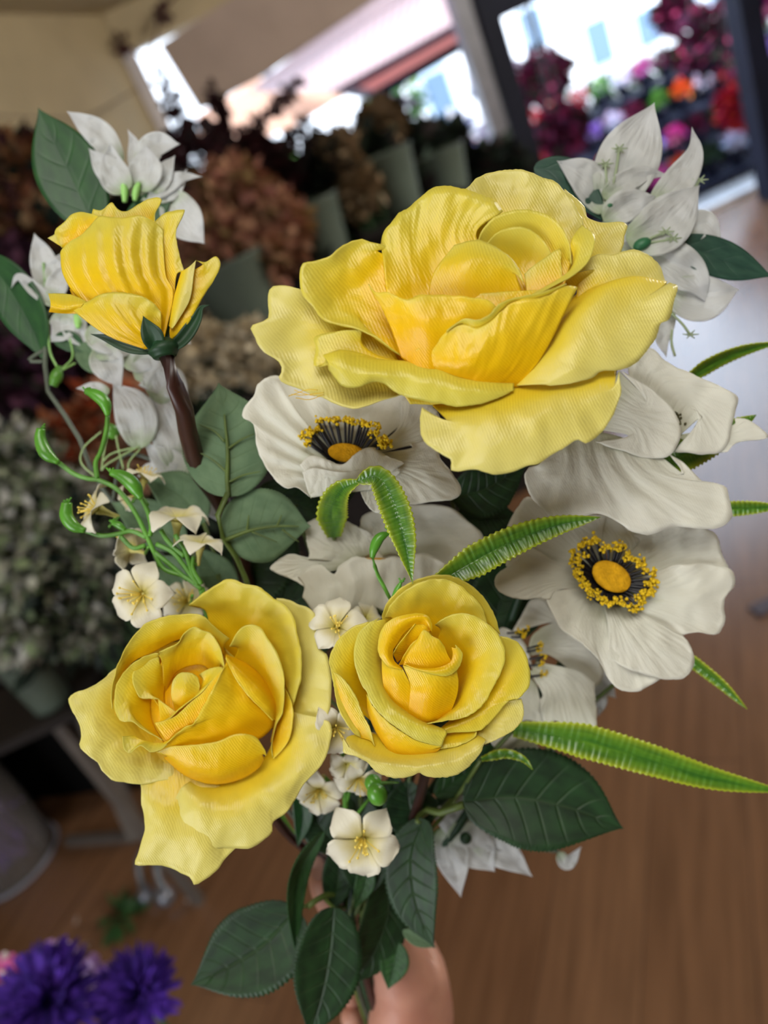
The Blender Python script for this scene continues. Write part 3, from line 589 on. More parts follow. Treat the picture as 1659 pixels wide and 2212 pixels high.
# ---- large rose
t = thing('yellow_rose', 'largest yellow rose, wide open, at the top of the bouquet', 'artificial flower', GRIP, 'yellow satin roses')
F = Fr(500, 330, 1.659, .25)
P = lambda s, m=Y_mid, **k: petal(F, s, m, t, **k)
P('1180,520,-150 1200,500,-155 1230,490,-160; 1200,200,-190 1300,300,-170 1310,430,-165; 1195,130,-200 1260,190,-195 1290,248,-190 1410,252,-170 1408,300,-168 1400,345,-166 1380,372,-166 1290,365,-165', Y_out)
P('850,420,-120 1000,400,-120 1200,420,-120; 840,220,-160 1000,180,-170 1240,300,-150; 838,128,-170 880,92,-175 960,68,-180 1062,62,-180 1110,85,-178 1165,105,-172 1215,165,-165 1252,230,-160 1257,262,-155', Y_out, ruf=9)
P('600,640,-40 700,620,-30 900,560,-40; 560,520,-20 720,480,-50 900,380,-60; 545,400,-30 700,300,-70 880,280,-70; 535,330,-50 560,265,-60 610,215,-75 680,160,-85 720,128,-90 770,121,-92 850,132,-92 930,165,-88 975,210,-80', Y_mid, ruf=10, fine=3)
P('1200,640,-40 1230,560,-50 1240,470,-60; 1350,560,-50 1400,480,-60 1300,420,-70; 1560,470,-70 1535,410,-80 1500,365,-85 1440,347,-85 1370,362,-80 1300,368,-80 1240,430,-70', Y_out, ruf=7)
P('900,520,-60 1050,560,-70 1180,520,-50; 890,400,-70 1060,380,-110 1215,400,-50; 883,320,-40 900,275,-50 950,225,-60 1030,203,-66 1110,215,-66 1170,250,-60 1210,320,-45 1218,400,-30', Y_mid, ruf=2)
P('940,520,-55 1020,540,-55 1100,520,-50; 900,400,-50 1040,400,-90 1180,440,-60; 905,335,-35 960,280,-52 1040,265,-58 1110,305,-60 1150,370,-58 1175,430,-50', Y_mid, ruf=2)
P('1060,520,-20 1110,510,-10 1190,480,-10; 1050,435,-30 1090,400,-30 1175,345,-40 1180,400,-30 1185,445,-20', Y_mid, ruf=3)
P('700,570,0 850,600,10 1060,560,0; 720,440,0 860,410,25 1020,440,-5; 800,330,-20 880,313,-20 940,335,-10 1000,375,-5 1035,425,0 1048,465,5', Y_mid, ruf=3)
P('830,540,20 950,600,30 1100,560,20; 830,510,10 950,500,20 1130,490,10', Y_in, ruf=2)
P('1215,330,-30 1225,400,-20 1180,470,0 1060,540,30 960,590,50; 1225,300,-30 1245,340,-10 1215,420,15 1110,490,50 970,560,75; 1255,258,-60 1295,290,-30 1300,330,-10 1285,380,10 1240,430,40 1150,480,70 1060,525,88 985,565,98', Y_lip, ruf=3)
P('610,735,40 700,790,60 850,740,40; 560,600,60 700,610,110 900,620,80; 490,470,60 520,500,75 560,500,85 620,525,95 690,508,90 780,510,88 870,518,88 930,535,80 950,555,75', Y_in, ruf=7)
P('690,790,30 880,835,60 1025,840,30; 680,740,60 870,750,120 1120,720,50; 662,705,70 690,695,80 740,670,90 790,622,100 830,610,105 880,626,112 930,600,110 970,560,108 1010,530,105 1110,515,95 1190,478,80 1240,482,60', Y_in, ruf=5, fine=3)
P('1020,860,0 1150,720,10 1200,600,-10; 1060,800,10 1190,690,10 1240,560,-20; 1110,770,-10 1230,640,-20 1270,500,-40', Y_in, ruf=3)
P('790,622,100 830,610,105 880,626,112 930,600,110 970,560,108 1010,530,105 1110,515,95 1190,478,80; 770,640,112 830,596,118 885,598,125 925,580,122 960,542,118 1010,522,112 1110,500,102 1200,470,85', Y_lip, ruf=1, nv=8)
P('560,560,-40 600,740,-40 640,850,-40; 400,520,-30 300,600,-30 330,720,-30 450,830,-20 660,865,-20; 245,490,-20 190,478,-15 140,482,-10 130,540,-10 128,590,-5 95,610,0 66,630,5 90,670,0 120,718,-5 165,745,0 175,780,-5 168,812,5 230,842,10 330,880,15 430,918,20 520,895,15 620,865,0 700,880,0', Y_out, ruf=10, rs=120)
P('640,400,-60 600,560,-20 630,745,10; 520,350,-40 430,480,-30 480,640,10; 610,350,-70 555,335,-50 500,318,-40 440,312,-20 350,368,10 300,388,20 250,400,30 244,450,30 252,500,30 300,560,25 345,605,30 440,630,40 520,665,45 612,735,30', Y_mid, ruf=9)
P('560,755,10 600,750,10 640,765,10; 470,690,10 500,720,20 560,760,30; 470,632,25 380,640,20 300,658,20 302,700,30 293,760,40 330,758,45 345,720,50 400,710,50', Y_mid, ruf=4)
P('500,740,20 560,750,15 620,770,10 700,780,10 800,800,15 880,815,20 950,830,20 1000,835,20; 340,722,60 400,708,60 480,735,50 620,748,45 760,770,50 830,802,60 930,820,60 1012,828,40; 345,750,80 400,770,95 480,785,90 620,800,85 760,830,95 830,850,95 930,860,85 1010,850,60; 350,775,70 395,832,75 445,842,80 530,820,75 600,865,70 720,895,80 800,908,85 860,905,85 920,890,80 980,868,70 1012,845,50', Y_lip, ruf=5, nu=80)
P('640,800,-30 830,800,-20 1100,800,-40; 660,860,10 850,900,40 1100,860,10; 700,880,20 850,912,44 1000,890,30', Y_in, ruf=2)
P('500,700,-60 560,600,-60 700,400,-80; 640,900,-50 900,900,-40 1200,800,-60', Y_in, ruf=2)
P('1000,840,-30 1080,740,-30 1150,620,-60 1250,500,-80 1440,470,-90; 1020,835,30 1090,760,40 1170,685,40 1210,610,30 1310,510,10 1440,448,-20 1560,462,-40; 1110,830,70 1220,760,80 1320,660,60 1420,580,30 1500,510,0; 1140,838,70 1200,832,75 1290,808,70 1330,782,65 1395,778,60 1450,752,50 1520,670,40 1540,610,30 1570,590,25 1600,485,10 1570,465,-20', Y_out, ruf=9, nu=80, rs=150)
P('720,905,20 850,885,20 1000,835,10 1180,815,10 1380,770,10; 770,960,90 1000,950,110 1180,890,90 1375,840,60; 685,915,70 676,960,80 690,1030,100 740,1070,115 785,1100,125 792,1140,130 880,1140,140 980,1152,145 1060,1125,140 1110,1110,135 1180,1060,120 1240,1025,110 1272,1040,112 1330,1000,100 1375,920,85 1392,860,70 1392,785,55', Y_out, ruf=10, rs=130, nu=80)
b = MB(); b.ball(F(930, 760, -60), (.012, .012, .016)); b.build('bud_core', Y_in, t)
b = MB(); b.ball(F(960, 860, -190), (.009, .009, .009)); b.build('receptacle', G_sep, t)
for k, pts in enumerate(([(330, 860), (260, 868), (215, 866)], [(330, 866), (280, 884), (230, 878)], [(310, 850), (270, 850), (205, 872)], [(300, 872), (250, 860), (225, 850)])):
    b = MB(); b.tube([F(x, y, 20) for x, y in pts], .00012, 4); b.build('loose_thread', Y_out, t)
stem_tube(t, [F(960, 860, -200), PX(1060, 960, .34), PX(1000, 1100, .375), PX(950, 1350, .38), PX(880, 1700, .39)]+to_grip(1), .0024, S_brown)
# ---- lower left rose
t = thing('yellow_rose', 'yellow rose with a tight swirl and pale drooping outer petals, lower left of the bouquet', 'artificial flower', GRIP, 'yellow satin roses')
F = Fr(130, 1220, 2.765, .30)
P('1100,450,-260 1200,700,-270 1200,1000,-260; 1290,400,-220 1400,650,-210 1450,930,-200; 1290,200,-180 1350,205,-180 1420,235,-180 1520,290,-180 1540,480,-170 1600,560,-160 1620,740,-150 1600,900,-150 1520,1040,-165 1440,1080,-180', Y_pale, ruf=8)
P('700,900,-260 800,950,-260 900,900,-260; 380,850,-190 450,1100,-175 620,1240,-165 900,1300,-170 1200,1200,-200', Y_in, ruf=2)
P('700,800,-260 760,700,-260 900,800,-260; 400,900,-160 420,650,-170 620,480,-180 900,450,-190 1050,560,-190', Y_in, ruf=2)
P('860,600,-250 1000,560,-260 1150,600,-260 1250,800,-250; 880,300,-190 1050,330,-220 1200,400,-210 1330,700,-180; 762,240,-150 800,210,-140 900,140,-130 1000,85,-120 1090,115,-120 1170,125,-120 1220,155,-120 1270,200,-120 1340,240,-115 1400,320,-110 1412,400,-110 1440,520,-110 1440,680,-105 1390,840,-100', Y_mid, ruf=9)
P('560,640,-230 560,900,-260 760,1150,-240; 480,610,-190 250,780,-120 260,1000,-100 450,1180,-130 750,1215,-190; 400,590,-150 330,620,-125 260,680,-115 180,730,-110 90,765,-100 52,800,-95 70,870,-90 115,950,-85 125,1030,-80 115,1090,-80 170,1140,-80 220,1180,-85 270,1250,-90 340,1295,-100 500,1308,-120 620,1285,-140 740,1270,-150', Y_pale, ruf=9)
P('560,1220,-170 700,1200,-180 900,1200,-190; 490,1270,-150 570,1450,-75 740,1580,-55 900,1560,-50 1000,1400,-120; 420,1230,-170 470,1290,-140 482,1380,-110 495,1480,-100 505,1570,-90 480,1680,-80 450,1775,-70 480,1800,-68 580,1790,-70 650,1810,-65 720,1840,-60 780,1875,-55 800,1910,-50 840,1895,-52 920,1835,-60 980,1760,-65 1050,1690,-75 1100,1600,-80', Y_pale, ruf=9, rs=120)
P('800,1280,-170 950,1290,-170 1150,1210,-180 1260,1080,-200 1290,860,-220; 750,1310,-125 830,1430,-50 980,1500,-35 1200,1400,-45 1380,1250,-70 1450,1080,-110 1400,880,-170; 720,1330,-100 688,1400,-90 700,1470,-80 750,1570,-75 770,1655,-60 800,1665,-55 830,1690,-62 900,1705,-60 1000,1690,-60 1120,1695,-60 1190,1665,-65 1260,1600,-70 1270,1540,-70 1340,1490,-80 1400,1410,-85 1450,1310,-90 1530,1240,-95 1600,1120,-100 1620,960,-120 1560,920,-140 1480,900,-150', Y_pale, ruf=10, nu=90, rs=130)
P('330,900,-80 400,620,-120 560,520,-140 760,440,-150 980,540,-140; 320,800,-60 400,560,-80 560,440,-90 780,370,-100 980,480,-100; 310,860,-20 305,760,-20 330,640,-30 345,590,-40 400,480,-40 460,400,-45 520,345,-50 640,305,-55 780,293,-60 860,310,-65 920,370,-70 1010,440,-80', Y_mid, ruf=5)
P('1310,760,-140 1290,900,-140 1265,1100,-130; 1345,740,-100 1385,830,-100 1392,930,-100 1360,1060,-100 1275,1160,-110', Y_in, ruf=3)
P('1020,600,-160 1130,640,-160 1230,740,-150 1280,900,-140 1258,1060,-130; 1060,500,-110 1150,500,-100 1240,640,-90 1300,800,-90 1265,1050,-100; 1010,490,-60 1060,400,-50 1120,357,-50 1190,370,-50 1240,440,-50 1300,540,-50 1335,650,-50 1340,750,-50 1330,880,-60 1290,960,-70 1262,1080,-80 1270,1150,-90', Y_mid, ruf=5)
P('990,535,-50 1130,600,-100 1230,700,-130 1290,820,-140 1310,960,-150; 990,545,-10 1080,650,0 1190,760,-10 1260,860,-40 1280,930,-90; 988,560,0 1040,670,12 1120,780,12 1200,860,0 1270,930,-20', Y_in, ruf=3)
P('620,1150,-40 720,1240,-60 820,1290,-80 940,1310,-90 1080,1280,-90 1180,1220,-80 1220,1160,-60; 640,1140,10 780,1210,30 940,1230,30 1100,1170,10 1210,1130,-20; 575,1120,20 650,1085,40 740,1080,50 840,1070,55 950,1050,50 1040,1012,40 1120,1012,30 1180,1040,10 1225,1110,-20 1228,1140,-30', Y_in, ruf=3)
P('640,1110,0 800,1100,0 1000,1060,-20 1170,1050,-60 1270,960,-90 1240,840,-60 1000,570,-10; 560,1100,60 700,1030,50 860,960,40 1000,900,20 1080,850,0 1060,750,0 990,590,10; 480,1080,60 560,1110,70 620,1075,75 680,1020,80 740,975,80 800,940,80 850,850,75 900,760,65 975,620,50', Y_in, ruf=9)
P('620,1060,0 560,960,-60 540,860,-90 560,700,-120 610,560,-120; 500,980,20 430,880,0 440,760,-20 480,640,-40 590,550,-50; 615,1050,50 500,985,45 430,940,40 360,930,35 325,850,20 335,720,10 400,620,5 480,560,0 560,530,-5 590,535,-5', Y_mid, ruf=5)
P('440,1020,40 480,1040,50 540,1060,55 620,1065,60; 370,1025,80 378,1090,90 410,1125,92 450,1095,95 485,1080,95 540,1118,95 600,1105,90 640,1075,80', Y_lip, ruf=2)
P('620,780,-140 700,640,-170 850,600,-170 940,700,-100; 610,600,-70 720,500,-70 850,480,-80 960,600,-40; 590,530,-20 600,515,-10 700,470,-5 740,410,-10 800,370,-15 850,390,-15 900,410,-20 950,480,-15 975,560,-5 985,640,20', Y_mid, ruf=4)
P('640,920,-60 620,780,-120 640,640,-130; 560,800,-30 530,720,-50 600,600,-60; 590,800,-20 540,800,-15 480,795,-10 450,750,-10 430,690,-12 440,630,-20 500,590,-30 590,545,-40', Y_mid, ruf=2)
P('600,1000,-20 640,950,-60 700,930,-60; 600,960,20 650,920,0 690,900,10; 585,800,0 640,840,10 690,878,20', Y_in, ruf=2)
P('690,880,-40 740,870,-40 800,840,-40; 665,790,-10 740,760,30 825,790,-10; 665,720,10 680,680,15 720,645,15 780,645,15 820,670,10 835,720,5', Y_mid, ruf=1)
P('800,800,-60 760,850,-60 700,900,-40 640,960,0 600,970,20; 850,700,-20 880,700,10 800,790,30 700,870,40 640,930,40; 830,655,-10 870,630,-5 930,610,0 972,615,20 965,640,30 900,700,40 850,760,45 780,810,50 720,860,50 690,890,45 640,930,50 570,950,55', Y_mid, ruf=2)
P('640,1060,50 700,990,60 820,930,60 880,830,60 965,670,40; 565,945,70 640,925,65 700,895,60 780,820,55 850,765,50 900,700,45 972,620,35', Y_in, ruf=2)
b = MB(); b.ball(F(750, 830, -300), (.0150, .0150, .0140)); b.build('bud_core', Y_in, t)
b = MB(); b.ball(F(900, 1000, -330), (.009, .009, .009)); b.build('receptacle', G_sep, t)
stem_tube(t, [F(900, 1000, -340), F(1100, 1200, -500), PX(620, 1800, .385)]+to_grip(2), .0024, S_brown)
# ---- lower centre rose
t = thing('yellow_rose', 'compact yellow rose with rounded cupped petals, low in the centre of the bouquet', 'artificial flower', GRIP, 'yellow satin roses')
F = Fr(680, 1220, 3.318, .285)
k1 = dict(ruf=4, fray=2.2)
P('560,600,-300 800,550,-320 1150,600,-300; 500,450,-210 850,250,-230 1250,450,-210; 480,370,-160 510,290,-160 560,220,-165 640,150,-170 760,95,-175 880,70,-180 1000,85,-180 1100,135,-178 1180,200,-175 1250,290,-172 1300,390,-170 1328,500,-170', Y_mid, **k1)
P('540,600,-260 800,560,-280 1100,600,-260; 560,400,-150 850,330,-200 1150,420,-160; 500,380,-110 540,290,-110 620,205,-115 720,140,-120 850,100,-125 960,110,-125 1060,160,-122 1140,230,-120 1200,310,-118 1225,380,-118 1240,430,-118', Y_mid, ruf=8, fray=2)
P('480,480,-260 420,800,-280 400,1050,-270 500,1200,-240; 290,600,-150 220,800,-130 300,1050,-160; 390,405,-150 280,440,-140 180,520,-130 120,620,-120 103,690,-115 115,760,-110 140,900,-105 165,1020,-100 210,1110,-100 270,1200,-100 330,1240,-110', Y_mid, **k1)
P('150,900,-125 220,1080,-125 330,1240,-125; 150,830,-100 250,1000,-90 400,1260,-110; 130,765,-90 190,800,-85 250,870,-80 300,950,-80 340,1060,-85 400,1180,-90 430,1300,-95', Y_mid, **k1)
P('1300,980,-200 1200,1050,-200 1100,1200,-180; 1480,960,-150 1500,1040,-150 1490,1110,-145 1430,1180,-140 1330,1240,-135 1220,1290,-130', Y_out, **k1)
P('1200,600,-260 1150,850,-260 1100,1000,-220 880,1190,-120; 1300,650,-150 1330,850,-130 1180,1050,-100 880,1200,-80; 1330,510,-120 1400,525,-115 1460,560,-110 1510,640,-105 1540,740,-100 1540,860,-98 1500,920,-95 1460,960,-92 1380,985,-90 1300,1080,-85 1200,1180,-80 1160,1190,-80 1050,1200,-78 870,1210,-70', Y_mid, **k1)
P('1120,1120,-200 1000,1200,-160 850,1200,-140; 1150,1200,-120 1020,1260,-90 900,1280,-80; 1160,1190,-95 1140,1240,-75 1020,1300,-65 900,1320,-62', Y_mid, **k1)
P('400,1200,-200 650,1250,-200 900,1250,-180 1100,1200,-180; 230,1235,-90 330,1295,-90 470,1350,-80 650,1380,-70 850,1360,-70 1000,1310,-80 1150,1250,-90 1220,1250,-90; 250,1310,-40 400,1400,-15 650,1450,0 850,1440,0 1050,1400,-20 1200,1290,-50; 205,1240,-60 200,1300,-50 210,1350,-45 280,1365,-40 380,1420,-30 450,1490,-25 600,1530,-20 700,1510,-20 750,1490,-20 800,1515,-20 900,1525,-20 1000,1510,-25 1100,1450,-35 1180,1360,-45 1200,1320,-50 1225,1260,-60', Y_out, ruf=5, fray=3, nu=80)
P('850,600,-220 950,700,-250 1020,850,-250 980,1000,-200 850,1120,-120; 900,470,-140 1080,540,-110 1150,680,-100 1110,850,-80 1040,1000,-50 880,1120,-20; 860,430,-90 930,380,-70 1010,352,-55 1100,352,-45 1180,385,-40 1250,430,-35 1310,490,-30 1350,570,-25 1365,660,-20 1345,750,-15 1290,860,-10 1240,960,-5 1180,1030,0 1110,1080,5 1000,1110,10 900,1125,10 800,1140,5', Y_mid, ruf=6, fray=2.2, nu=80)
P('560,500,-200 520,700,-220 560,900,-200 700,1060,-150 800,1130,-100; 510,400,-80 470,500,-90 455,620,-100 460,750,-100 490,880,-70 550,990,-40 660,1080,-10 800,1150,0 940,1190,0; 440,400,-55 390,500,-50 370,620,-45 380,760,-45 430,900,-25 510,1030,-5 620,1120,18 780,1200,25 930,1245,10; 470,375,-60 380,420,-50 320,480,-45 290,560,-40 278,650,-35 295,750,-30 330,850,-25 370,910,-20 410,1000,-10 480,1080,0 560,1150,5 650,1210,10 740,1260,10 850,1290,5 910,1300,0', Y_lip, ruf=4, fray=2.2, nu=80)
P('375,960,-80 385,1060,-110 430,1180,-120 500,1290,-120 570,1370,-110 700,1378,-105 850,1350,-90 905,1310,-40; 375,950,-40 420,1080,-40 520,1220,-40 680,1300,-30 850,1320,-30; 372,930,-22 410,1005,-14 480,1085,-6 560,1155,-2 650,1215,2 740,1262,2 850,1290,-2 912,1303,-5', Y_in, ruf=3, fray=2)
P('500,920,-90 580,1010,-80 668,1090,-75; 485,800,-50 580,850,0 685,880,-15; 480,680,-60 560,720,-10 632,745,0', Y_in, ruf=2)
P('590,700,-120 700,620,-150 780,600,-130 860,600,-120; 560,640,-50 630,560,-50 700,480,-70 800,480,-80 850,520,-90; 560,640,-30 600,570,-30 680,470,-40 760,375,-35 800,385,-35 825,430,-40 810,500,-60', Y_in, ruf=2)
P('630,745,0 570,690,-10 560,620,-20 600,550,-30 650,480,-40 720,430,-50 790,430,-50 830,480,-40; 625,750,15 550,715,18 510,620,18 540,520,12 600,440,5 690,390,0 790,385,-10 838,480,-30; 620,745,0 540,735,0 485,685,0 455,620,0 460,520,-5 500,430,-10 560,385,-15 650,358,-20 750,350,-25 810,370,-25 838,430,-30 834,485,-34', Y_in, ruf=2, fray=2)
P('668,1080,-60 800,1140,-50 960,1085,-80; 680,940,0 840,950,50 1015,950,-20; 682,850,10 860,850,50 1030,840,-20; 632,722,10 740,745,40 860,775,50 960,770,35 1015,745,0', Y_in, ruf=2)
P('630,730,0 800,760,20 985,700,0; 660,650,10 820,640,30 950,640,0; 740,530,-10 782,465,0 840,510,0 890,535,0 930,590,-15', Y_in, ruf=1)
P('600,720,-40 700,700,-60 800,650,-60; 640,650,-20 700,560,-20 790,500,-20', Y_in, ruf=1)
P('650,712,10 730,738,35 850,742,45 930,720,40 975,690,25 988,640,10 980,590,0; 650,715,22 735,748,52 850,765,66 945,755,58 1000,710,34 1025,650,14 1010,595,4; 650,718,10 740,755,45 850,785,58 950,795,50 1020,750,25 1055,680,10 1052,620,0 1005,573,-5', Y_mid, ruf=1.5, fray=2.5)
b = MB(); b.ball(F(800, 900, -230), (.0085, .0085, .0085)); b.build('bud_core', Y_in, t)
b = MB(); b.ball(F(830, 1050, -350), (.008, .008, .008)); b.build('receptacle', G_sep, t)
stem_tube(t, [F(830, 1050, -360), F(830, 1300, -900), PX(880, 1800, .385)]+to_grip(3), .0024, S_brown)
# ---- half open bud rose
t = thing('yellow_rose', 'half-open yellow rose bud on a brown stem, upper left', 'artificial flower', GRIP, 'yellow satin roses')
F = Fr(0, 220, 3.19, .30)
P('425,1000,-50 470,950,-50; 330,940,-60 380,912,-60', Y_out, ruf=2, nu=16, nv=8)
P('440,1010,-30 600,900,-20 760,850,-20; 425,1005,-20 380,900,-30 440,830,-40 520,765,-45 640,775,-40 690,790,-20', Y_mid, ruf=8)
P('600,950,-60 800,950,-60 1060,900,-40; 640,740,-50 700,750,-50 740,715,-55 775,695,-55 810,740,-50 870,755,-50 950,710,-45 1040,665,-40 1110,665,-35 1100,710,-30 1070,760,-25 1065,830,-20', Y_mid, ruf=5)
P('1130,1400,-20 1150,1420,-10 1200,1420,-10; 1080,1000,-10 1140,1050,0 1215,1200,10; 1065,830,-20 1130,770,-20 1200,750,-15 1275,745,-10 1235,800,-5 1215,880,0 1220,980,0 1250,1100,0 1270,1170,0', Y_mid, ruf=4)
P('900,1650,0 1000,1660,10 1130,1640,0; 560,1370,20 850,1350,90 1195,1330,20; 440,1200,20 780,1150,120 1145,1200,20; 418,1060,0 750,950,100 1128,1000,10; 425,1020,0 480,965,10 550,925,30 620,860,40 680,790,50 760,795,55 850,800,60 960,780,50 1060,825,20 1125,880,0', Y_mid, ruf=4, folds=(6, 8), nu=90, nv=40)
P('480,1290,-10 500,1340,-10; 560,1300,0 590,1370,0', Y_mid, ruf=2, nu=12, nv=8)
P('1170,1620,20 1170,1560,30 1200,1400,30 1262,1200,25; 1180,1635,10 1260,1560,20 1340,1400,20 1400,1120,20; 1180,1640,0 1270,1565,0 1330,1480,0 1400,1340,0 1480,1220,0 1518,1140,0 1510,1085,0 1480,1065,5 1420,1103,15 1350,1095,30', Y_mid, ruf=4)
P('1165,1545,40 1200,1350,40 1250,1170,40; 1190,1560,60 1250,1350,70 1300,1140,60; 1235,1495,60 1310,1360,60 1335,1200,60 1350,1093,50', Y_out, ruf=2)
P('1000,1705,20 1050,1690,20 1115,1640,10; 740,1610,50 900,1560,100 1113,1560,40; 520,1450,70 760,1400,125 1112,1490,50; 510,1420,75 600,1380,90 700,1325,105 800,1312,110 900,1322,105 980,1340,95 1060,1390,75 1108,1450,50', Y_mid, ruf=4, folds=(5, 4), nu=70)
P('338,1448,30 430,1457,50 530,1460,65; 350,1395,80 450,1415,95 570,1400,88; 333,1322,30 410,1322,45 500,1332,55 595,1378,70', Y_mid, ruf=3)
for m, wd in (([(1080, 1730, 10), (1060, 1640, 60), (1020, 1560, 80), (985, 1475, 85)], 75), ([(1060, 1725, -10), (900, 1690, 10), (740, 1630, 10), (625, 1600, 20)], 42), ([(1130, 1720, -10), (1250, 1640, 0), (1350, 1500, 0), (1385, 1420, 10), (1445, 1400, 20)], 50), ([(1120, 1720, -40), (1180, 1600, -60), (1260, 1480, -70)], 60)):
    leaf(F, m, wd, G_sep, t, name='sepal', fold=.5, nl=24, nw=7)
b = MB(); b.tube([F(1100, 1650, 0), F(1125, 1700, 0), F(1140, 1760, 0)], [.0035, .0062, .0045], 14); b.build('receptacle', G_sep, t)
stem_tube(t, [PX(358, 765, .30), PX(363, 790, .30), PX(377, 830, .302), PX(395, 866, .305), PX(405, 930, .32), PX(440, 1040, .34), PX(495, 1120, .355), PX(600, 1500, .385)]+to_grip(4), [.0032, .0042, .0040, .0022, .0019, .0019, .0019, .0019, .0022, .0022], S_brown)
# ------------------------------------------------------------------ anemones
def centre(F, c, e1, e2, n, t, rad=2.0, nst=44, a0=0, a1=360, base=True, h=.9, hgt=1.1):
    """disc, black stamens with anthers. e1,e2: disc radius vectors; n: unit normal, all in frame units"""
    c = Vector(c); e1 = Vector(e1); e2 = Vector(e2); n = Vector(n).normalized(); R = e1.length
    w3 = lambda q: F(q.x, q.y, q.z)
    rn = rnd()
    if base:
        b = MB(); v = []; f = []
        for j in range(7):
            k = j/6; rr = .35+.95*(1-k)**1.5
            for i in range(24):
                a = i*math.pi/12; v.append(w3(c+(e1*math.cos(a)+e2*math.sin(a))*rr+n*(R*(k*h-1.0))))
        f = [(j*24+i, j*24+(i+1) % 24, (j+1)*24+(i+1) % 24, (j+1)*24+i) for j in range(6) for i in range(24)]
        b.add(v, f); b.build('stamen_base', K_fil, t)
    b = MB(); v = [w3(c+n*R*.16)]; f = []
    for j in range(1, 9):
        ph = j/8*math.pi*.62; rr = math.sin(ph)*1.02; hh = math.cos(ph)*.22
        if j < 3: hh -= .03*(3-j)
        for i in range(28):
            a = i*math.pi/14; v.append(w3(c+(e1*math.cos(a)+e2*math.sin(a))*rr+n*R*hh))
    f = [(0, 1+i, 1+(i+1) % 28) for i in range(28)]+[(1+(j-1)*28+i, 1+j*28+i, 1+j*28+(i+1) % 28, 1+(j-1)*28+(i+1) % 28) for j in range(1, 8) for i in range(28)]
    b.add(v, f); b.build('disc', K_disc, t)
    for i in range(nst):
        a = math.radians(a0+(a1-a0)*i/nst+rn.uniform(-3, 3)); d = e1*math.cos(a)+e2*math.sin(a); rr = rad*rn.uniform(.82, 1.08)
        P = [c+d*.5-n*R*.8, c+d*(.6+.4*(rr-1))-n*R*.25, c+d*rr+n*R*(hgt-.9)*rn.uniform(.6, 1.2)]
        b = MB(); u = R/ (F.s*FPX)*F.D
        b.tube([w3(p) for p in P], u*.07, 6, n=7); s = b.build('stamen', K_fil, t)
        b = MB()
        for k in range(13):
            q = P[-1]+Vector((rn.gauss(0, 1), rn.gauss(0, 1), rn.gauss(0, 1)))*R*.095
            b.ball(w3(q), u*rn.uniform(.055, .10), 6, 4, jit=.25, rn=rn)
        b.build('anther', K_ant, s)
def aflower(label, D, ox, oy, s, name='white_anemone'):
    t = thing(name, label, 'artificial flower', GRIP, 'cream white anemones'); return t, Fr(ox, oy, s, D)
wp = dict(ruf=11, rs=120, fine=3)
# right, fully open
t, F = aflower('open white anemone facing the viewer with a full ring of black stamens, right side', .325, 1000, 1000, 2.517)
A = lambda s, **k: petal(F, s, W_ane, t, **{**wp, **k})
A('850,600,-60 800,560,-60; 1050,480,-60 750,430,-60; 1000,370,-60 850,290,-60 650,280,-60 560,300,-50', ruf=8)
A('920,660,-50 900,580,-50 840,550,-50; 1150,600,-40 1150,450,-50 960,430,-50; 1430,590,-30 1440,560,-30 1400,470,-35 1370,380,-40 1250,345,-45 1100,345,-50 930,388,-50')
A('700,620,-60 740,560,-60 780,540,-60; 460,560,-30 480,450,-40 600,390,-50 760,420,-60; 230,560,-10 240,410,-20 245,330,-25 290,250,-30 350,190,-35 500,250,-50 650,270,-60 780,290,-65')
A('700,680,-50 700,640,-50 720,600,-50; 520,690,-10 480,640,-20 560,560,-40; 470,745,10 400,733,10 320,742,15 250,728,20 190,690,20 175,635,15 200,590,10 260,545,0 350,440,-10')
A('900,780,-50 930,720,-50 940,640,-50; 1040,870,-15 1200,740,10 1035,605,-35; 1180,945,20 1260,915,20 1380,930,20 1415,880,15 1425,830,10 1420,740,8 1470,680,5 1478,620,0 1440,570,-5 1300,545,-10 1130,560,-20')
A('700,665,-60 760,740,-50 840,760,-50; 570,685,-25 620,850,20 760,980,30 950,960,15; 430,705,-5 500,850,40 520,890,45 600,950,50 670,1000,50 740,1080,50 790,1170,48 840,1230,45 900,1245,40 980,1230,38 1070,1175,35')
A('760,740,-40 820,770,-40 900,780,-40; 790,900,20 950,940,40 1050,860,10; 790,1065,45 880,1110,58 980,1150,62 1100,1175,62 1200,1170,58 1245,1120,52 1255,1050,46 1230,980,40 1190,940,32')
centre(F, (808, 618, 45), (97, 56, 0), (37, -65, -12), (.30, -.5, .8), t, rad=2.1, nst=50)
stem_tube(t, [F(790, 640, -60), PX(1290, 1330, .365), PX(1180, 1480, .39), PX(1000, 1680, .395)]+to_grip(5), .0022, G_sep)
# centre top
t, F = aflower('white anemone with an orange disc seen from the side, just under the largest rose', .315, 350, 780, 2.212)
A = lambda s, **k: petal(F, s, W_ane, t, **{**wp, **k})
A('800,430,-40 900,410,-50 980,440,-40; 650,250,-60 900,280,-80 1150,300,-70; 480,90,-60 560,72,-70 700,110,-80 900,150,-90 1100,150,-90 1200,165,-80 1310,210,-70')
A('950,440,-30 980,440,-30 1000,450,-30; 1120,330,-50 1200,340,-30 1200,400,-20; 1150,180,-70 1250,190,-60 1320,250,-50 1330,330,-40 1290,400,-30')
A('740,640,0 780,490,0 790,450,-20 800,430,-30; 715,640,10 620,520,0 570,420,-15 560,300,-28 640,230,-45; 700,650,30 640,600,30 590,600,20 520,550,10 480,480,5 450,400,0 440,310,0 390,265,0 395,220,-5 440,160,-15 460,110,-25 500,80,-35 550,75,-40', folds=(5, 9))
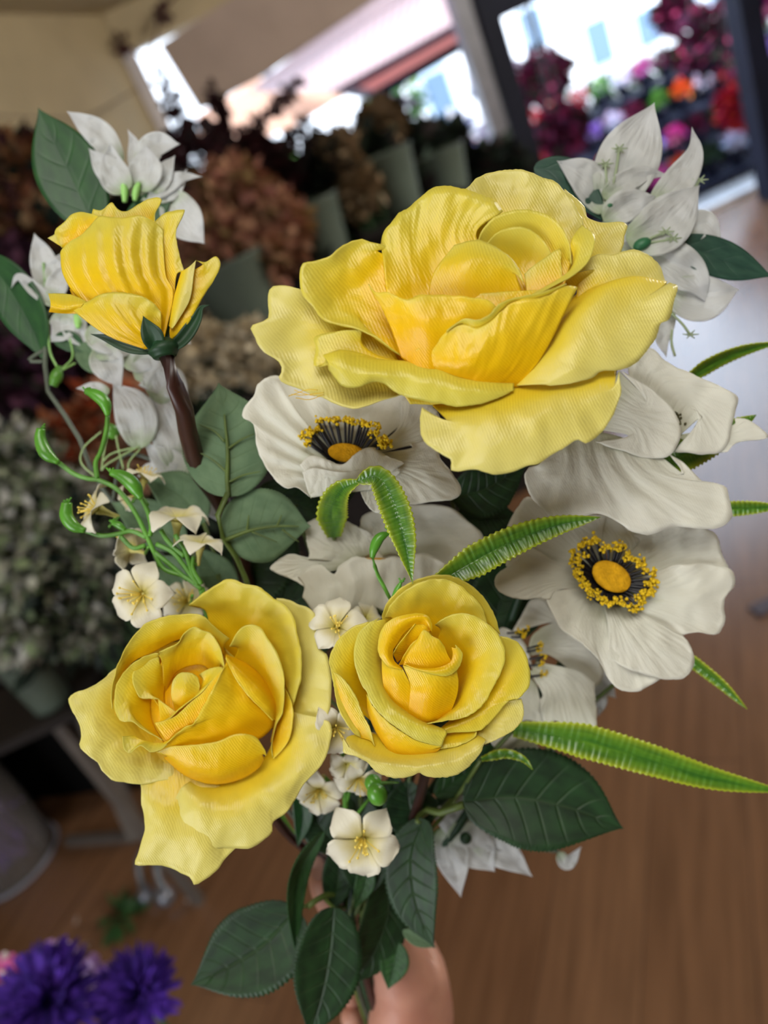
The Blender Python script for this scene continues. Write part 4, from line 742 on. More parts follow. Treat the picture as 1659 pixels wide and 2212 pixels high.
A('960,450,-10 980,470,0 960,520,0; 1180,420,0 1200,520,30 1080,580,40; 1180,400,-15 1290,385,0 1330,470,20 1390,540,30 1430,630,40 1380,660,40 1290,670,40 1170,685,40 1060,640,45')
A('950,560,20 1020,580,20 1100,600,20; 945,600,30 960,650,32 1000,710,35 1050,725,35 1100,700,30 1165,680,30', ruf=4)
A('800,520,-10 900,540,-10 1000,540,-10; 720,650,30 850,630,40 950,620,40 1060,600,40; 700,560,60 850,560,70 970,540,70 1100,530,60; 660,490,70 700,455,75 780,465,80 860,490,80 920,440,75 1000,410,70 1060,445,65 1160,490,55')
A('710,655,32 780,620,42 850,570,62 960,575,62 1060,590,50; 690,600,50 800,560,70 960,560,72 1130,540,58; 672,530,66 720,510,78 860,530,80 1000,510,74 1145,515,58', ruf=3)
centre(F, (880, 438, 10), (86, 4, 10), (-6, -42, -22), (.0, -.9, .4), t, rad=2.3, nst=30, a0=-15, a1=195, hgt=1.7, base=False)
stem_tube(t, [F(880, 520, -40), F(850, 800, -300), PX(800, 1500, .39)]+to_grip(6), .0022, G_sep)
# centre
t, F = aflower('white anemone with a hidden centre, between the strap leaf arch and the two lower roses', .335, 350, 780, 2.212)
A = lambda s, **k: petal(F, s, W_ane, t, **{**wp, **k})
A('1050,930,-20 1100,920,-20 1150,940,-15; 1000,865,-30 1050,810,-42 1200,800,-50 1330,880,-40 1250,962,-20; 940,790,-40 960,740,-45 1050,700,-50 1200,690,-55 1350,690,-55 1450,750,-50 1535,840,-45 1490,900,-40 1450,960,-30 1340,985,-20')
A('880,965,0 950,940,-20 1000,920,-20; 790,955,0 800,880,-5 860,830,-20 950,850,-25 1005,875,-22; 700,945,0 690,850,0 682,800,-5 710,765,-10 760,750,-15 850,760,-18 930,790,-20 1010,830,-20', ruf=15, rs=80)
A('860,1020,-40 1100,1030,-50 1300,1010,-40; 850,920,-50 1100,880,-55 1340,930,-50', ruf=3)
A('830,1000,0 860,980,0 900,960,-5; 700,1030,10 680,980,10 760,940,0; 690,1080,20 620,1040,15 520,1000,15 530,970,12 600,925,10 660,930,5 710,945,0', ruf=8)
A('900,1000,-20 1040,1000,-30 1200,1000,-20; 690,1130,10 760,1215,10 900,1200,0 1000,1170,0 1080,1190,0 1200,1100,0 1300,1020,10; 680,1080,25 800,1100,50 1000,1060,55 1200,1020,45 1340,1000,30; 650,1030,30 700,980,40 760,975,45 820,1020,50 850,980,50 920,935,52 1000,950,50 1080,940,50 1180,930,45 1260,920,40 1340,960,35 1365,985,30', folds=(6, 7), nu=90)
centre(F, (1010, 955, -40), (70, 2, 0), (0, -24, -66), (.0, -.93, .35), t, rad=2.2, nst=22, a0=0, a1=190, hgt=.9, base=False)
stem_tube(t, [F(1000, 1000, -60), F(950, 1200, -300), PX(800, 1700, .39)]+to_grip(7), .0022, G_sep)
# right behind the big rose
t, F = aflower('white anemone with broad wavy petals spreading from behind the largest rose, above the open anemone', .31, 1000, 1000, 2.517)
A = lambda s, **k: petal(F, s, W_ane, t, **{**wp, **k})
A('900,-200,-90 1000,-240,-90 1180,-150,-90; 900,-500,-100 1150,-400,-100 1300,-250,-90; 860,-560,-100 920,-600,-100 1010,-630,-100 1100,-560,-100 1210,-500,-98 1370,-430,-95 1490,-365,-90 1480,-290,-88 1470,-240,-85 1400,-60,-80 1150,-60,-80', ruf=9, nu=70)
A('1150,-150,-110 1250,-100,-110; 1450,-200,-100 1400,-60,-100; 1480,-245,-100 1560,-230,-100 1660,-140,-100 1500,-115,-98 1440,-60,-98', ruf=6)
A('600,-200,-60 700,-300,-60 850,-500,-70; 900,-150,-40 960,-250,-40 1000,-350,-60; 720,-110,-30 850,-70,-20 980,-30,-15 1105,-32,-15 1170,-100,-15 1183,-200,-25 1120,-320,-40 1000,-420,-60 860,-500,-70', ruf=7)
A('450,-100,-60 700,-170,-60 1000,-100,-60; 420,0,-10 700,50,10 1200,60,-10; 360,20,0 335,60,0 335,100,5 350,140,5 390,210,10 440,260,15 480,310,15 510,330,15 600,310,15 700,280,15 790,290,15 850,330,15 940,380,15 1030,385,15 1140,345,15 1280,355,10 1400,355,5 1450,310,0 1465,270,-5 1440,160,-10 1410,115,-15 1300,100,-20 1200,0,-30 1120,-50,-40', ruf=11, nu=100, folds=(6, 4))
b = MB()
rn = rnd()
for k in range(26): b.ball(F(1170+rn.gauss(0, 14), -225+rn.gauss(0, 22), -60+rn.gauss(0, 12)), .0006, 5, 4)
b.build('stamen_tuft', simple('olive_tuft', (.10, .09, .03), .8, var=.5, vs=900), t)
stem_tube(t, [F(700, -100, -120), F(500, 200, -400), PX(1000, 1600, .39)]+to_grip(8), .0022, G_sep)
# low right, shaded
t, F = aflower('shaded white anemone in profile between the compact rose and the open anemone', .355, 1000, 1000, 2.517)
A = lambda s, **k: petal(F, s, W_ane, t, **{**wp, **k})
A('350,1050,-60 370,950,-60 420,900,-60; 480,1050,-60 560,950,-60 520,850,-60; 690,1230,-50 740,1200,-50 765,1130,-50 700,1020,-50 600,920,-55 500,780,-60 380,740,-60 290,880,-60 250,930,-60', ruf=8)
A('360,1130,-20 380,1120,-20 400,1080,-20; 430,1250,10 560,1200,10 620,1130,0; 420,1290,10 430,1380,20 470,1418,20 500,1395,20 560,1440,25 620,1510,30 670,1528,30 710,1490,25 730,1380,20 720,1290,10 715,1200,0', ruf=12)
A('330,1050,-60 350,1000,-60; 200,1000,-50 230,930,-50 300,940,-50; 120,1050,-50 200,900,-50 290,935,-50 350,1010,-50 375,1100,-50 420,1210,-50', ruf=5)
A('360,1150,-40 400,1200,-40; 150,1400,-20 300,1300,-20 430,1330,-20; 140,1500,-10 180,1560,-10 210,1585,-10 260,1550,-10 300,1500,-10 330,1400,-10 460,1418,-10', ruf=6)
A('300,1480,-30 350,1480,-30; 160,1560,-20 280,1560,-20 400,1530,-20; 270,1620,-20 340,1600,-20 430,1590,-20', ruf=6)
for (x, y, a, L) in ((330, 940, 200, 60), (300, 915, 190, 50), (420, 990, 150, 70), (440, 1050, 165, 70), (430, 1090, 170, 70), (440, 1150, 175, 80), (415, 1010, 160, 60), (345, 905, 170, 50)):
    b = MB(); a = math.radians(a); e = F(x, y, 0)
    b.tube([F(x-L*1.2*abs(math.cos(a)), y+L*.25*math.sin(a)+12, -20), F(x-L*.4, y+8, 0), e], .0005, 6, n=6); s = b.build('stamen', K_fil, t)
    b = MB(); rn = rnd()
    for k in range(9): b.ball(F(x+rn.gauss(0, 9), y+rn.gauss(0, 9), rn.gauss(0, 6)), .0006, 5, 4)
    b.build('anther', K_ant, s)
stem_tube(t, [F(340, 1100, -60), F(200, 1500, -200), PX(980, 1800, .39)]+to_grip(9), .0022, G_sep)
# ------------------------------------------------------------------ foliage of the bouquet
K = lambda D: Fr(0, 0, 1, D)
def sprig(label, k, path, name='rose_leaf_sprig', cat='artificial leaves', mat=S_olive, grp='rose leaf sprigs', rad=.0015):
    t = thing(name, label, cat, GRIP, grp)
    stem_tube(t, path+to_grip(k), rad, mat); return t
def lf(t, D, mid, w_, mat, **kw):
    a = dict(serr=.07, ns=30, fold=.22, name='leaf', nl=150); a.update(kw)
    return leaf(K(D), mid, w_, mat, t, **a)
def stalk(t, D, pts, r=.0009, mat=None, name='leaf_stalk'):
    b = MB(); b.tube([PX(p[0], p[1], p[2] if len(p) > 2 else D) for p in pts], r, 8); return b.build(name, mat or S_olive, t)
t = sprig('rose leaf sprig with three broad dark leaves hanging over the wrist at the bottom', 20, [PX(665, 1958, .372), PX(700, 1935, .38), PX(740, 1935, .39)])
lf(t, .372, [(640, 1962), (575, 2035), (500, 2085), (412, 2128)], 98, G_dark, prof='broad', roll=.2)
lf(t, .366, [(722, 1960), (712, 2060), (695, 2150), (668, 2245)], 76, G_dark, prof='broad', roll=-.3)
lf(t, .368, [(700, 1795, 30), (655, 1870), (638, 1950), (640, 2070)], 33, G_mid, prof='oval', roll=-.9, fold=.6)
stalk(t, .372, [(640, 1962), (662, 1957)]); stalk(t, .37, [(722, 1962), (700, 1940, .38)])
t = sprig('rose leaf sprig with long dark leaves hanging over the hand, under the open blossom', 21, [PX(905, 1772, .36), PX(860, 1800, .38), PX(800, 1880, .39)])
lf(t, .36, [(915, 1768), (888, 1850), (897, 1950), (938, 2048)], 62, G_dark, roll=.4, prof='broad')
lf(t, .385, [(835, 1880), (835, 1980), (800, 2070), (745, 2130)], 58, G_dark, roll=-.5, prof='broad')
lf(t, .388, [(858, 2035), (850, 2090), (838, 2138)], 32, G_mid, prof='oval')
lf(t, .375, [(870, 2010), (905, 2030), (942, 2046)], 16, G_back, serr=0)
stalk(t, .38, [(835, 1882), (815, 1865, .39)])
t = sprig('rose leaf sprig with the large dark serrated leaf pointing right, below the compact rose', 22, [PX(1002, 1738, .352), PX(950, 1756, .36), PX(900, 1775, .37)], rad=.0018)
lf(t, .352, [(1000, 1732), (1110, 1722), (1230, 1745), (1348, 1790)], 112, G_dark, prof='broad', roll=-.15, nl=90, ns=36)
lf(t, .37, [(940, 1720), (1010, 1668), (1080, 1640), (1155, 1650)], 42, G_mid, prof='oval')
lf(t, .378, [(905, 1800), (885, 1740), (880, 1680)], 60, G_dark, prof='broad')
t = sprig('dark leaf sprig filling the gap around the middle anemones', 23, [PX(1000, 1150, .36), PX(960, 1300, .37), PX(880, 1700, .39)])
lf(t, .345, [(975, 1075), (1040, 1060), (1085, 1035), (1138, 1005)], 60, G_dark, roll=.2)
lf(t, .352, [(985, 1130), (1050, 1120), (1120, 1115)], 52, G_dark)
lf(t, .356, [(1000, 1170), (1060, 1150), (1115, 1165)], 60, G_dark)
lf(t, .37, [(1050, 1400), (1080, 1310), (1120, 1230), (1160, 1180)], 72, G_dark, prof='broad')
lf(t, .372, [(1140, 1260), (1125, 1320), (1095, 1400)], 50, G_dark)
lf(t, .365, [(560, 1055), (640, 1080), (720, 1075), (780, 1050)], 48, G_dark)
lf(t, .36, [(640, 1090), (690, 1110), (740, 1100)], 40, G_dark)
lf(t, .372, [(500, 1300), (550, 1220), (590, 1130), (640, 1080)], 85, G_dark, prof='broad')
lf(t, .376, [(560, 1320), (620, 1290), (690, 1300)], 60, G_dark)
lf(t, .378, [(650, 1420), (700, 1300), (720, 1230)], 60, G_dark, prof='broad')
lf(t, .375, [(930, 1260), (990, 1290), (1060, 1300), (1110, 1290)], 60, G_dark)
for pts in ([(985, 1130, .352), (1000, 1150, .36)], [(1000, 1170, .356), (1000, 1160, .36)], [(1050, 1400, .37), (960, 1420, .375)], [(560, 1055, .365), (700, 1200, .372), (900, 1400, .378)], [(500, 1300, .372), (700, 1450, .378), (900, 1500, .38)], [(930, 1260, .375), (962, 1300, .372)], [(975, 1075, .345), (985, 1120, .355)], [(1140, 1260, .372), (1050, 1300, .374), (965, 1310, .372)], [(560, 1320, .376), (700, 1500, .38), (860, 1620, .385)], [(650, 1420, .378), (720, 1550, .382), (860, 1680, .388)], [(640, 1090, .36), (700, 1250, .37), (880, 1400, .378)]): stalk(t, .36, pts)
t = sprig('dark leaf sprig packed under the roses around the small white blossoms', 24, [PX(780, 1700, .375), PX(780, 1850, .39)])
lf(t, .378, [(790, 1930), (785, 1820), (760, 1690)], 62, G_dark, prof='broad')
lf(t, .38, [(830, 1850), (850, 1740), (850, 1660)], 48, G_dark, prof='broad')
lf(t, .376, [(640, 1700, 10), (655, 1760), (643, 1830)], 22, G_smooth, serr=0)
lf(t, .38, [(740, 1840), (690, 1780), (660, 1690)], 45, G_dark, prof='broad')
lf(t, .384, [(720, 1960), (730, 1890), (735, 1800)], 34, G_dark)
lf(t, .374, [(775, 1860), (790, 1900), (765, 1965)], 22, G_mid)
for pts in ([(830, 1850, .38), (790, 1800, .384)], [(640, 1700, .376), (700, 1730, .38), (780, 1760, .382)], [(740, 1840, .38), (779, 1850, .39)], [(720, 1960, .384), (760, 1960, .4)], [(775, 1860, .374), (781, 1850, .388)], [(790, 1930, .378), (782, 1900, .39)]): stalk(t, .38, pts)
# pale underside leaf
t = sprig('sprig with two pale green leaves seen from beneath, showing raised ribs', 25, [PX(492, 1065, .325), PX(470, 1115, .325), PX(490, 1180, .33), PX(530, 1250, .335), PX(640, 1600, .375)], rad=.0012)
F = Fr(350, 780, 2.212, .328)
leaf(F, [(318, 650), (315, 450), (305, 280), (270, 104)], 218, G_back, t, prof='broad', serr=.04, ns=44, fold=-.12, nl=100)
leaf(F, [(285, 830, -20), (400, 800, -20), (540, 780, -20), (712, 790, -10)], 178, G_back, t, prof='broad', serr=.04, ns=36, fold=-.12, nl=80)
def ribt(pts, r=.0007): 
    b = MB(); b.tube([F(x, y, 12) for x, y in pts], r, 6); b.build('rib', S_olive, t)
for pts, r in (([(318, 650), (312, 560), (314, 430), (298, 255)], [.0011, .0009, .0004]), ([(300, 385), (250, 335), (175, 303)], [.0006, .0002]), ([(308, 530), (240, 470), (160, 428)], [.0006, .0002]), ([(320, 415), (380, 375), (440, 348)], [.0006, .0002]), ([(316, 580), (390, 545), (470, 528)], [.0006, .0002]), ([(305, 855), (420, 810), (540, 790), (655, 790)], [.0010, .0007, .0003]), ([(405, 815), (415, 735)], [.0006, .0002]), ([(550, 790), (572, 735)], [.0006, .0002]), ([(575, 805), (655, 865)], [.0005, .0002]), ([(430, 815), (550, 865)], [.0005, .0002])): ribt(pts, r)
t = sprig('mid green leaves behind the small blossoms on the left', 26, [PX(470, 1240, .36), PX(560, 1450, .375)])
lf(t, .36, [(440, 1130), (390, 1070), (310, 1030)], 52, G_back, serr=.05)
lf(t, .362, [(400, 1180), (330, 1130), (240, 1085)], 50, G_back, serr=.05)
lf(t, .36, [(505, 1290), (460, 1230), (425, 1180)], 40, G_back, serr=.05)
lf(t, .364, [(420, 1290), (380, 1240), (330, 1200)], 40, G_back, serr=.05)
for pts in ([(440, 1130, .36), (465, 1200, .36)], [(400, 1180, .362), (440, 1220, .362), (475, 1260, .362)], [(505, 1290, .36), (500, 1310, .364)], [(420, 1290, .364), (480, 1300, .365)]): stalk(t, .36, pts)
# strap leaves
def strap(label, k, mids, D, path):
    t = thing('strap_leaf', label, 'artificial leaf', GRIP, 'serrated strap leaves')
    for i, (m, w_, kw) in enumerate(mids):
        a = dict(prof='strap', serr=.13, ns=40, fold=.25, nl=170, ripple=1.3, nr=38); a.update(kw)
        leaf(K(a.pop('D', D)), m, w_, G_strap, t, name='blade', **a)
    stem_tube(t, path+to_grip(k), .0010, S_olive, 'stalk'); return t
strap('glossy strap leaf arching over between the two middle anemones', 30, [([(722, 1160, -230), (718, 1100, -140), (738, 1058, -50), (785, 1036, 6)], 34, dict(prof='strap', ns=16, nr=15)), ([(770, 1040, 4), (815, 1030, 12), (848, 1085, 16), (872, 1160, 14), (882, 1210, 8), (892, 1262, 0)], 33, dict(prof='oval', ns=26, nr=24, tipw=.1))], .292, [PX(722, 1160, .333), PX(725, 1200, .352), PX(760, 1400, .37), PX(800, 1600, .385)])
strap('strap leaf rising to the right above the compact rose', 31, [([(940, 1262), (1020, 1215), (1110, 1168), (1200, 1136), (1298, 1117)], 36, dict(ns=30, nr=26))], .298, [PX(940, 1262, .298), PX(920, 1400, .34), PX(880, 1700, .38)])
strap('longest strap leaf, running off the right edge below the anemones', 32, [([(1110, 1575, -10), (1250, 1598), (1400, 1640), (1540, 1682), (1700, 1712)], 38, dict(ns=46, nr=44))], .34, [PX(1110, 1575, .343), PX(1000, 1700, .37)])
strap('short dark strap leaf tip under the open anemone at the right', 33, [([(1460, 1400), (1510, 1440), (1560, 1480), (1614, 1532)], 19, dict(ns=18, nr=12, roll=.8))], .345, [PX(1460, 1400, .346), PX(1300, 1500, .375), PX(1050, 1750, .39)])
strap('strap leaf seen from below beside the right anemone cluster', 34, [([(1415, 1010), (1480, 980), (1550, 945), (1634, 896)], 38, dict(ns=26, nr=8, fold=-.2))], .325, [PX(1415, 1010, .327), PX(1300, 1250, .38), PX(1050, 1700, .395)])
strap('strap leaf crossing the pale floor reflection, topmost at the right edge', 35, [([(1470, 830), (1540, 785), (1610, 756), (1690, 738)], 19, dict(ns=22, nr=14, roll=.6))], .34, [PX(1470, 830, .342), PX(1350, 1200, .385), PX(1060, 1700, .40)])
strap('strap leaf poking out level at the right edge beside the broad petals', 36, [([(1540, 1102), (1600, 1098), (1690, 1094)], 19, dict(ns=16, nr=14, roll=.5))], .335, [PX(1540, 1102, .337), PX(1350, 1300, .385), PX(1060, 1720, .40)])
strap('small curled strap leaf tip just under the compact rose', 37, [([(1040, 1640), (1090, 1628), (1130, 1640), (1152, 1664)], 11, dict(ns=12, nr=6))], .335, [PX(1040, 1640, .337), PX(960, 1760, .37)])
# ------------------------------------------------------------------ crepe paper flowers
def crepe(t, F, items):
    for m, w_, *rest in items:
        kw = dict(prof='drop', fold=.18, crinkle=w_*.16, nl=44, nw=17); mat = W_bou
        if rest: kw.update(rest[0])
        leaf(F, m, w_, mat, t, name='petal', **kw)
def spike(t, F, pts, r0=.0006, star=True):
    s = MB(); W = [F(*p) for p in pts]; s.tube(W, r0, 6); o = s.build('stamen', W_bou, t)
    if star:
        b = MB(); e = W[-1]; u = .0035
        for i in range(6):
            a = i*1.047; b.tube([e, e+Rt*math.cos(a)*u+Up*math.sin(a)*u*.6-Fw*.0008], [.0005, .0002], 5, n=3)
        b.build('stamen_tip', W_bou, o)
g = 'white crepe flower branches'
t = thing('white_crepe_flower_branch', 'grey-stemmed branch of pointed white crepe flowers with large smooth leaves, upper left', 'artificial flower', GRIP, g)
F = Fr(0, 220, 3.19, .37)
for m, w_, mt in (([(650, 860), (540, 620), (400, 330), (262, 40)], 235, G_smooth), ([(860, 900), (1020, 760), (1190, 590)], 120, G_smooth), ([(-120, 1060), (60, 1280), (220, 1560), (315, 1800)], 165, G_smooth), ([(520, 1690), (640, 1770), (760, 1890)], 95, G_back), ([(370, 1640), (480, 1650), (590, 1730)], 70, G_smooth)):
    leaf(F, m, w_, mt, t, prof='broad', fold=.15, roll=.1)
crepe(t, F, [([(830, 440, -10), (700, 240, 0), (560, 130, 10), (458, 64, 20)], 95, dict(prof='broad')), ([(880, 560, 40), (720, 440, 50), (610, 320, 40)], 100), ([(870, 620, 60), (780, 480, 70), (760, 280, 50)], 110), ([(940, 500), (925, 300), (880, 188)], 55), ([(960, 620, 40), (1000, 460, 60), (1010, 300, 30)], 120, dict(prof='broad')), ([(960, 470, 20), (1060, 300, 20), (1240, 290, 20)], 95, dict(prof='broad')), ([(1040, 620, 30), (1130, 480, 30), (1205, 370, 20)], 80), ([(900, 640, 20), (1100, 590, 20), (1250, 520, 10), (1392, 515, 0)], 72), ([(1050, 670), (1200, 600), (1290, 460)], 60), ([(1160, 610, -20), (1260, 800, -20), (1410, 980, -10)], 135, dict(prof='broad')), ([(330, 1330, -20), (300, 1120, -10), (236, 905, 0)], 95, dict(prof='broad')), ([(350, 1260), (420, 1120), (470, 1010)], 85), ([(380, 1400, 20), (240, 1290, 30), (130, 1205, 40), (75, 1285, 30)], 50), ([(360, 1350, 20), (420, 1200, 20), (500, 1180, 10)], 80), ([(430, 1440), (430, 1560), (345, 1660)], 95), ([(500, 1440), (520, 1580), (610, 1700)], 90), ([(1180, 1650), (1250, 1620), (1315, 1670)], 60)])
F7 = Fr(0, 780, 2.9625, .365)
crepe(t, F7, [([(560, -210, -10), (680, -130), (840, -70)], 90), ([(640, -100), (700, 40), (780, 170)], 110), ([(780, 0), (900, -30), (1100, -50)], 100), ([(900, 560, 10), (860, 330, 40), (720, 140, 20)], 135, dict(prof='broad')), ([(1150, 700), (1090, 420), (950, 180)], 140, dict(prof='broad')), ([(1190, 780), (1060, 640), (920, 520)], 105), ([(980, 250), (1080, 130), (1210, 250)], 110), ([(700, 200), (600, 170), (485, 175)], 40), ([(1260, 830), (1160, 720), (1050, 640)], 60), ([(1230, 830, -40), (1350, 920, -40), (1450, 1060, -40)], 75), ([(1060, 740), (960, 700), (880, 740)], 60), ([(600, -40), (700, -100), (950, -120)], 100), ([(850, 60), (960, 60), (1090, 240)], 120)])
for pts in ([(860, 690), (858, 600), (850, 520)], [(930, 680), (940, 610), (960, 560)], [(540, 1560), (535, 1500), (520, 1470)]):
    b = MB(); b.tube([F(x, y, 60) for x, y in pts], [.0011, .0018, .0012], 10); b.build('calyx', simple('pale_green_calyx', (.30, .60, .16), .5), t)
for pts in ([(330, 1500), (345, 1720), (400, 1850), (380, 1930)], [(480, 1620), (500, 1760), (420, 1850), (380, 1930)], [(300, 1110), (310, 1250), (300, 1400)], [(520, 1800), (430, 1850)]):
    b = MB(); b.tube([F(x, y, 10) for x, y in pts], .0006, 6); b.build('tendril', simple('pale_green_tendril', (.22, .42, .12), .5), t)
for pts in ([(610, 740), (520, 650), (540, 550), (650, 450)], [(650, 700), (700, 650), (900, 540)], [(660, 640), (720, 590), (870, 550)], [(740, 470), (760, 570), (790, 690)], [(700, 430), (670, 560), (650, 700)], [(820, 700), (830, 640), (900, 560)]):
    b = MB(); b.tube([F7(x, y, 10) for x, y in pts], .0005, 6); b.build('tendril', simple('pale_green_tendril', (.30, .42, .18), .5), t)
b = MB(); b.ball(F7(715, 450, 0), (.0035, .003, .004), 10, 8); b.build('receptacle', G_stem, t)
b = MB(); b.tube([F7(340, 160, 10), F7(365, 90, 10), F7(380, 30, 10)], [.002, .003, .001], 8); b.build('bud', G_stem, t)
stem_tube(t, [F(320, 1450, -10), F(315, 1700, -10), F7(290, 130), F7(330, 230), F7(430, 370), F7(520, 520), F7(590, 700), F7(720, 900, -60), PX(420, 1300, .385), PX(560, 1650, .395)]+to_grip(40), .0011, S_grey)
for pts in ([F(320, 1700), F(200, 1780), F(300, 1790)], [F(320, 1500), F(500, 1100, -30), F(650, 850, -20)], [F7(720, 900, -60), F7(800, 600, -30), F7(1100, 700, -40), F7(1230, 830, -50)]):
    b = MB(); b.tube(pts, .001, 6); b.build('branch', S_grey, t)
t = thing('white_crepe_flower_branch', 'branch of translucent pointed white crepe flowers at the upper right, behind the largest rose', 'artificial flower', GRIP, g)
F = Fr(1100, 200, 2.458, .335)
for m, w_ in (([(130, 400), (300, 430), (420, 560), (520, 700)], 90), ([(860, 800), (1060, 860), (1230, 920), (1400, 978)], 105), ([(780, 940), (840, 990), (900, 1040)], 50)):
    leaf(F, m, w_, G_teal, t, prof='broad', fold=.15)
crepe(t, F, [([(530, 620, -20), (600, 430, -10), (690, 240), (772, 52, 10)], 165, dict(prof='broad')), ([(510, 640), (420, 460, 10), (252, 362, 20)], 100, dict(prof='broad')), ([(500, 560, 20), (640, 460, 30), (740, 430, 30), (850, 442, 20)], 62), ([(760, 620), (900, 470, 10), (985, 320, 10), (970, 182, 20)], 85), ([(500, 680, 20), (620, 600, 30), (780, 550, 10)], 85, dict(prof='broad')), ([(620, 780, 40), (800, 720, 50), (1012, 490, 30)], 140, dict(prof='broad')), ([(920, 780), (1030, 690), (1132, 790)], 75), ([(720, 820, 10), (870, 900, 20), (990, 1000, 20), (1040, 1110, 10)], 120, dict(prof='broad')), ([(840, 1030), (1000, 1090), (1222, 1045)], 125, dict(prof='broad')), ([(850, 1130, -40), (815, 1290, -40), (835, 1405, -40)], 55), ([(600, 850), (650, 760), (720, 700)], 60), ([(480, 720), (620, 740), (700, 700)], 70)])
spike(t, F, [(550, 490, 30), (570, 400, 30), (583, 300, 30)]); spike(t, F, [(520, 500, 30), (515, 440, 30), (510, 380, 30)]); spike(t, F, [(860, 1170, 20), (920, 1230, 20), (960, 1285, 20)]); spike(t, F, [(880, 1400, 0), (862, 1330, 0), (865, 1260, 0)], star=False); spike(t, F, [(960, 560, 10), (990, 500, 10), (1012, 465, 10)]); spike(t, F, [(720, 790, 70), (780, 760, 70), (830, 740, 70)]); spike(t, F, [(720, 800, 70), (800, 790, 70), (870, 775, 70)])
for c_, r_ in (((705, 805, 60), .0042), ((530, 600, 30), .0022), ((820, 575, 20), .0025)):
    b = MB(); b.ball(F(*c_), (r_, r_*.7, r_*.6), 10, 8); b.build('receptacle', simple('deep_green_receptacle', (.025, .14, .06), .5), t)
stem_tube(t, [F(705, 815, -20), F(640, 1100, -150), PX(1280, 1000, .38), PX(1130, 1500, .395)]+to_grip(41), .0011, S_grey)
for pts in ([F(530, 600, -10), F(600, 900, -80), F(640, 1100, -150)], [F(820, 580, -10), F(700, 850, -60), F(640, 1100, -150)], [F(860, 800, -10), F(700, 830, -20)], [F(860, 1130, -10), F(700, 1100, -100)]):
    b = MB(); b.tube(pts, .001, 6); b.build('branch', S_grey, t)
t = thing('white_crepe_flower_branch', 'small white crepe flower hanging low behind the dark leaves, bottom right of the bouquet', 'artificial flower', GRIP, g)
F = Fr(400, 1600, 1.659, .39)
crepe(t, F, [([(930, 310), (960, 430), (988, 562)], 62), ([(960, 300), (1050, 400), (1110, 470)], 75, dict(prof='broad')), ([(1030, 330), (1150, 410), (1245, 488)], 62), ([(980, 270), (1060, 340), (1150, 400)], 60), ([(990, 340), (910, 260), (850, 265)], 36), ([(1000, 320), (985, 240), (1008, 172)], 40), ([(1340, 400, -40), (1370, 440, -40), (1420, 380, -40)], 24), ([(500, 290), (600, 260), (640, 250)], 30)])
b = MB(); b.ball(F(1005, 350, 20), (.003, .003, .003)); b.build('receptacle', G_sep, t)
b = MB(); b.tube([F(1000, 350, -10), F(1200, 380, -40), F(1345, 400, -45)], .0008, 6); b.build('branch', S_grey, t)
b = MB(); b.tube([F(640, 255, -10), F(700, 350, -20), F(650, 420, -20)], .0008, 6); b.build('branch', S_grey, t)
stem_tube(t, [F(990, 350, -20), F(850, 450, -20)]+to_grip(42), .0011, S_grey)
t = thing('white_crepe_flower_branch', 'scrap of white crepe petals peeping out under the open anemone', 'artificial flower', GRIP, g)
F = Fr(1000, 1000, 2.517, .385)
crepe(t, F, [([(690, 1130), (760, 1200), (832, 1278)], 66), ([(710, 1180), (750, 1300), (735, 1380)], 45), ([(560, 1480), (640, 1530), (760, 1540)], 30)])
stem_tube(t, [F(690, 1130, -10), F(560, 1480, -10), PX(1050, 1750, .395)]+to_grip(43), .0010, S_grey)
# ------------------------------------------------------------------ small blossoms
def blossom(t, px, py, D, R_, n, spin=0, droop=.15, stam=True, parent_stem=None, five=5, seedk=0):
    """five rounded petals round an axis n (x right, y down, z toward viewer)"""
    u = D/FPX; ex, ey, ez = Rt, -Up, -Fw
    nv = (ex*n[0]+ey*n[1]+ez*n[2]).normalized(); e1 = nv.cross(ey if abs(n[1]) < .8 else ex).normalized(); e2 = nv.cross(e1); c = PX(px, py, D); R_ = R_*u; rn = rnd()
    b = MB(); b.tube([c-nv*R_*.75, c-nv*R_*.3, c], [R_*.08, R_*.10, R_*.2], 10); cal = b.build('calyx', simple('blossom_tube', (.55, .50, .15), .6), t)
    for i in range(five):
        a = math.radians(spin)+i*2*math.pi/five+rn.uniform(-.08, .08); d = e1*math.cos(a)+e2*math.sin(a); q = nv.cross(d); L_ = R_*rn.uniform(.9, 1.08); cu = rn.uniform(-.12, .12)
        v = []; uv = []; nr, nc = 14, 9
        for j in range(nr):
            k = j/(nr-1); w_ = L_*.43*(math.sin(math.pi*min(.985, .12+k*.87)**1.35)**.62)*(0.35+.65*min(1, k*1.8)); 
            if k > .93: w_ *= .9
            hh = L_*(.42*math.sin(k*2.0)-.30*k*k-droop*k**3)
            for l in range(nc):
                s = l/(nc-1)*2-1
                v.append(c+d*(L_*(.06+.94*k)*(1-.05*abs(s)**2*(k > .8)))+q*(w_*s)+nv*(hh+L_*(.10*s*s*k+cu*s*k)+L_*.03*math.sin(s*4+i)*k)); uv.append(((s+1)/2, k))
        f = [(j*nc+l, j*nc+l+1, (j+1)*nc+l+1, (j+1)*nc+l) for j in range(nr-1) for l in range(nc-1)]
        thick(new_obj('petal', v, f, W_jas, cal, uv), .0003)
    if stam:
        b = MB()
        for i in range(14):
            a = rn.uniform(0, 6.28); sp = rn.uniform(.05, .55); d = e1*math.cos(a)+e2*math.sin(a)
            e = c+nv*R_*rn.uniform(.35, .62)+d*R_*sp
            b.tube([c+d*R_*.04, c+nv*R_*.25+d*R_*sp*.5, e], R_*.014, 5, n=5); b.ball(e, R_*.038, 5, 4)
        b.build('stamen', K_sty, cal)
    return c-nv*R_*.75
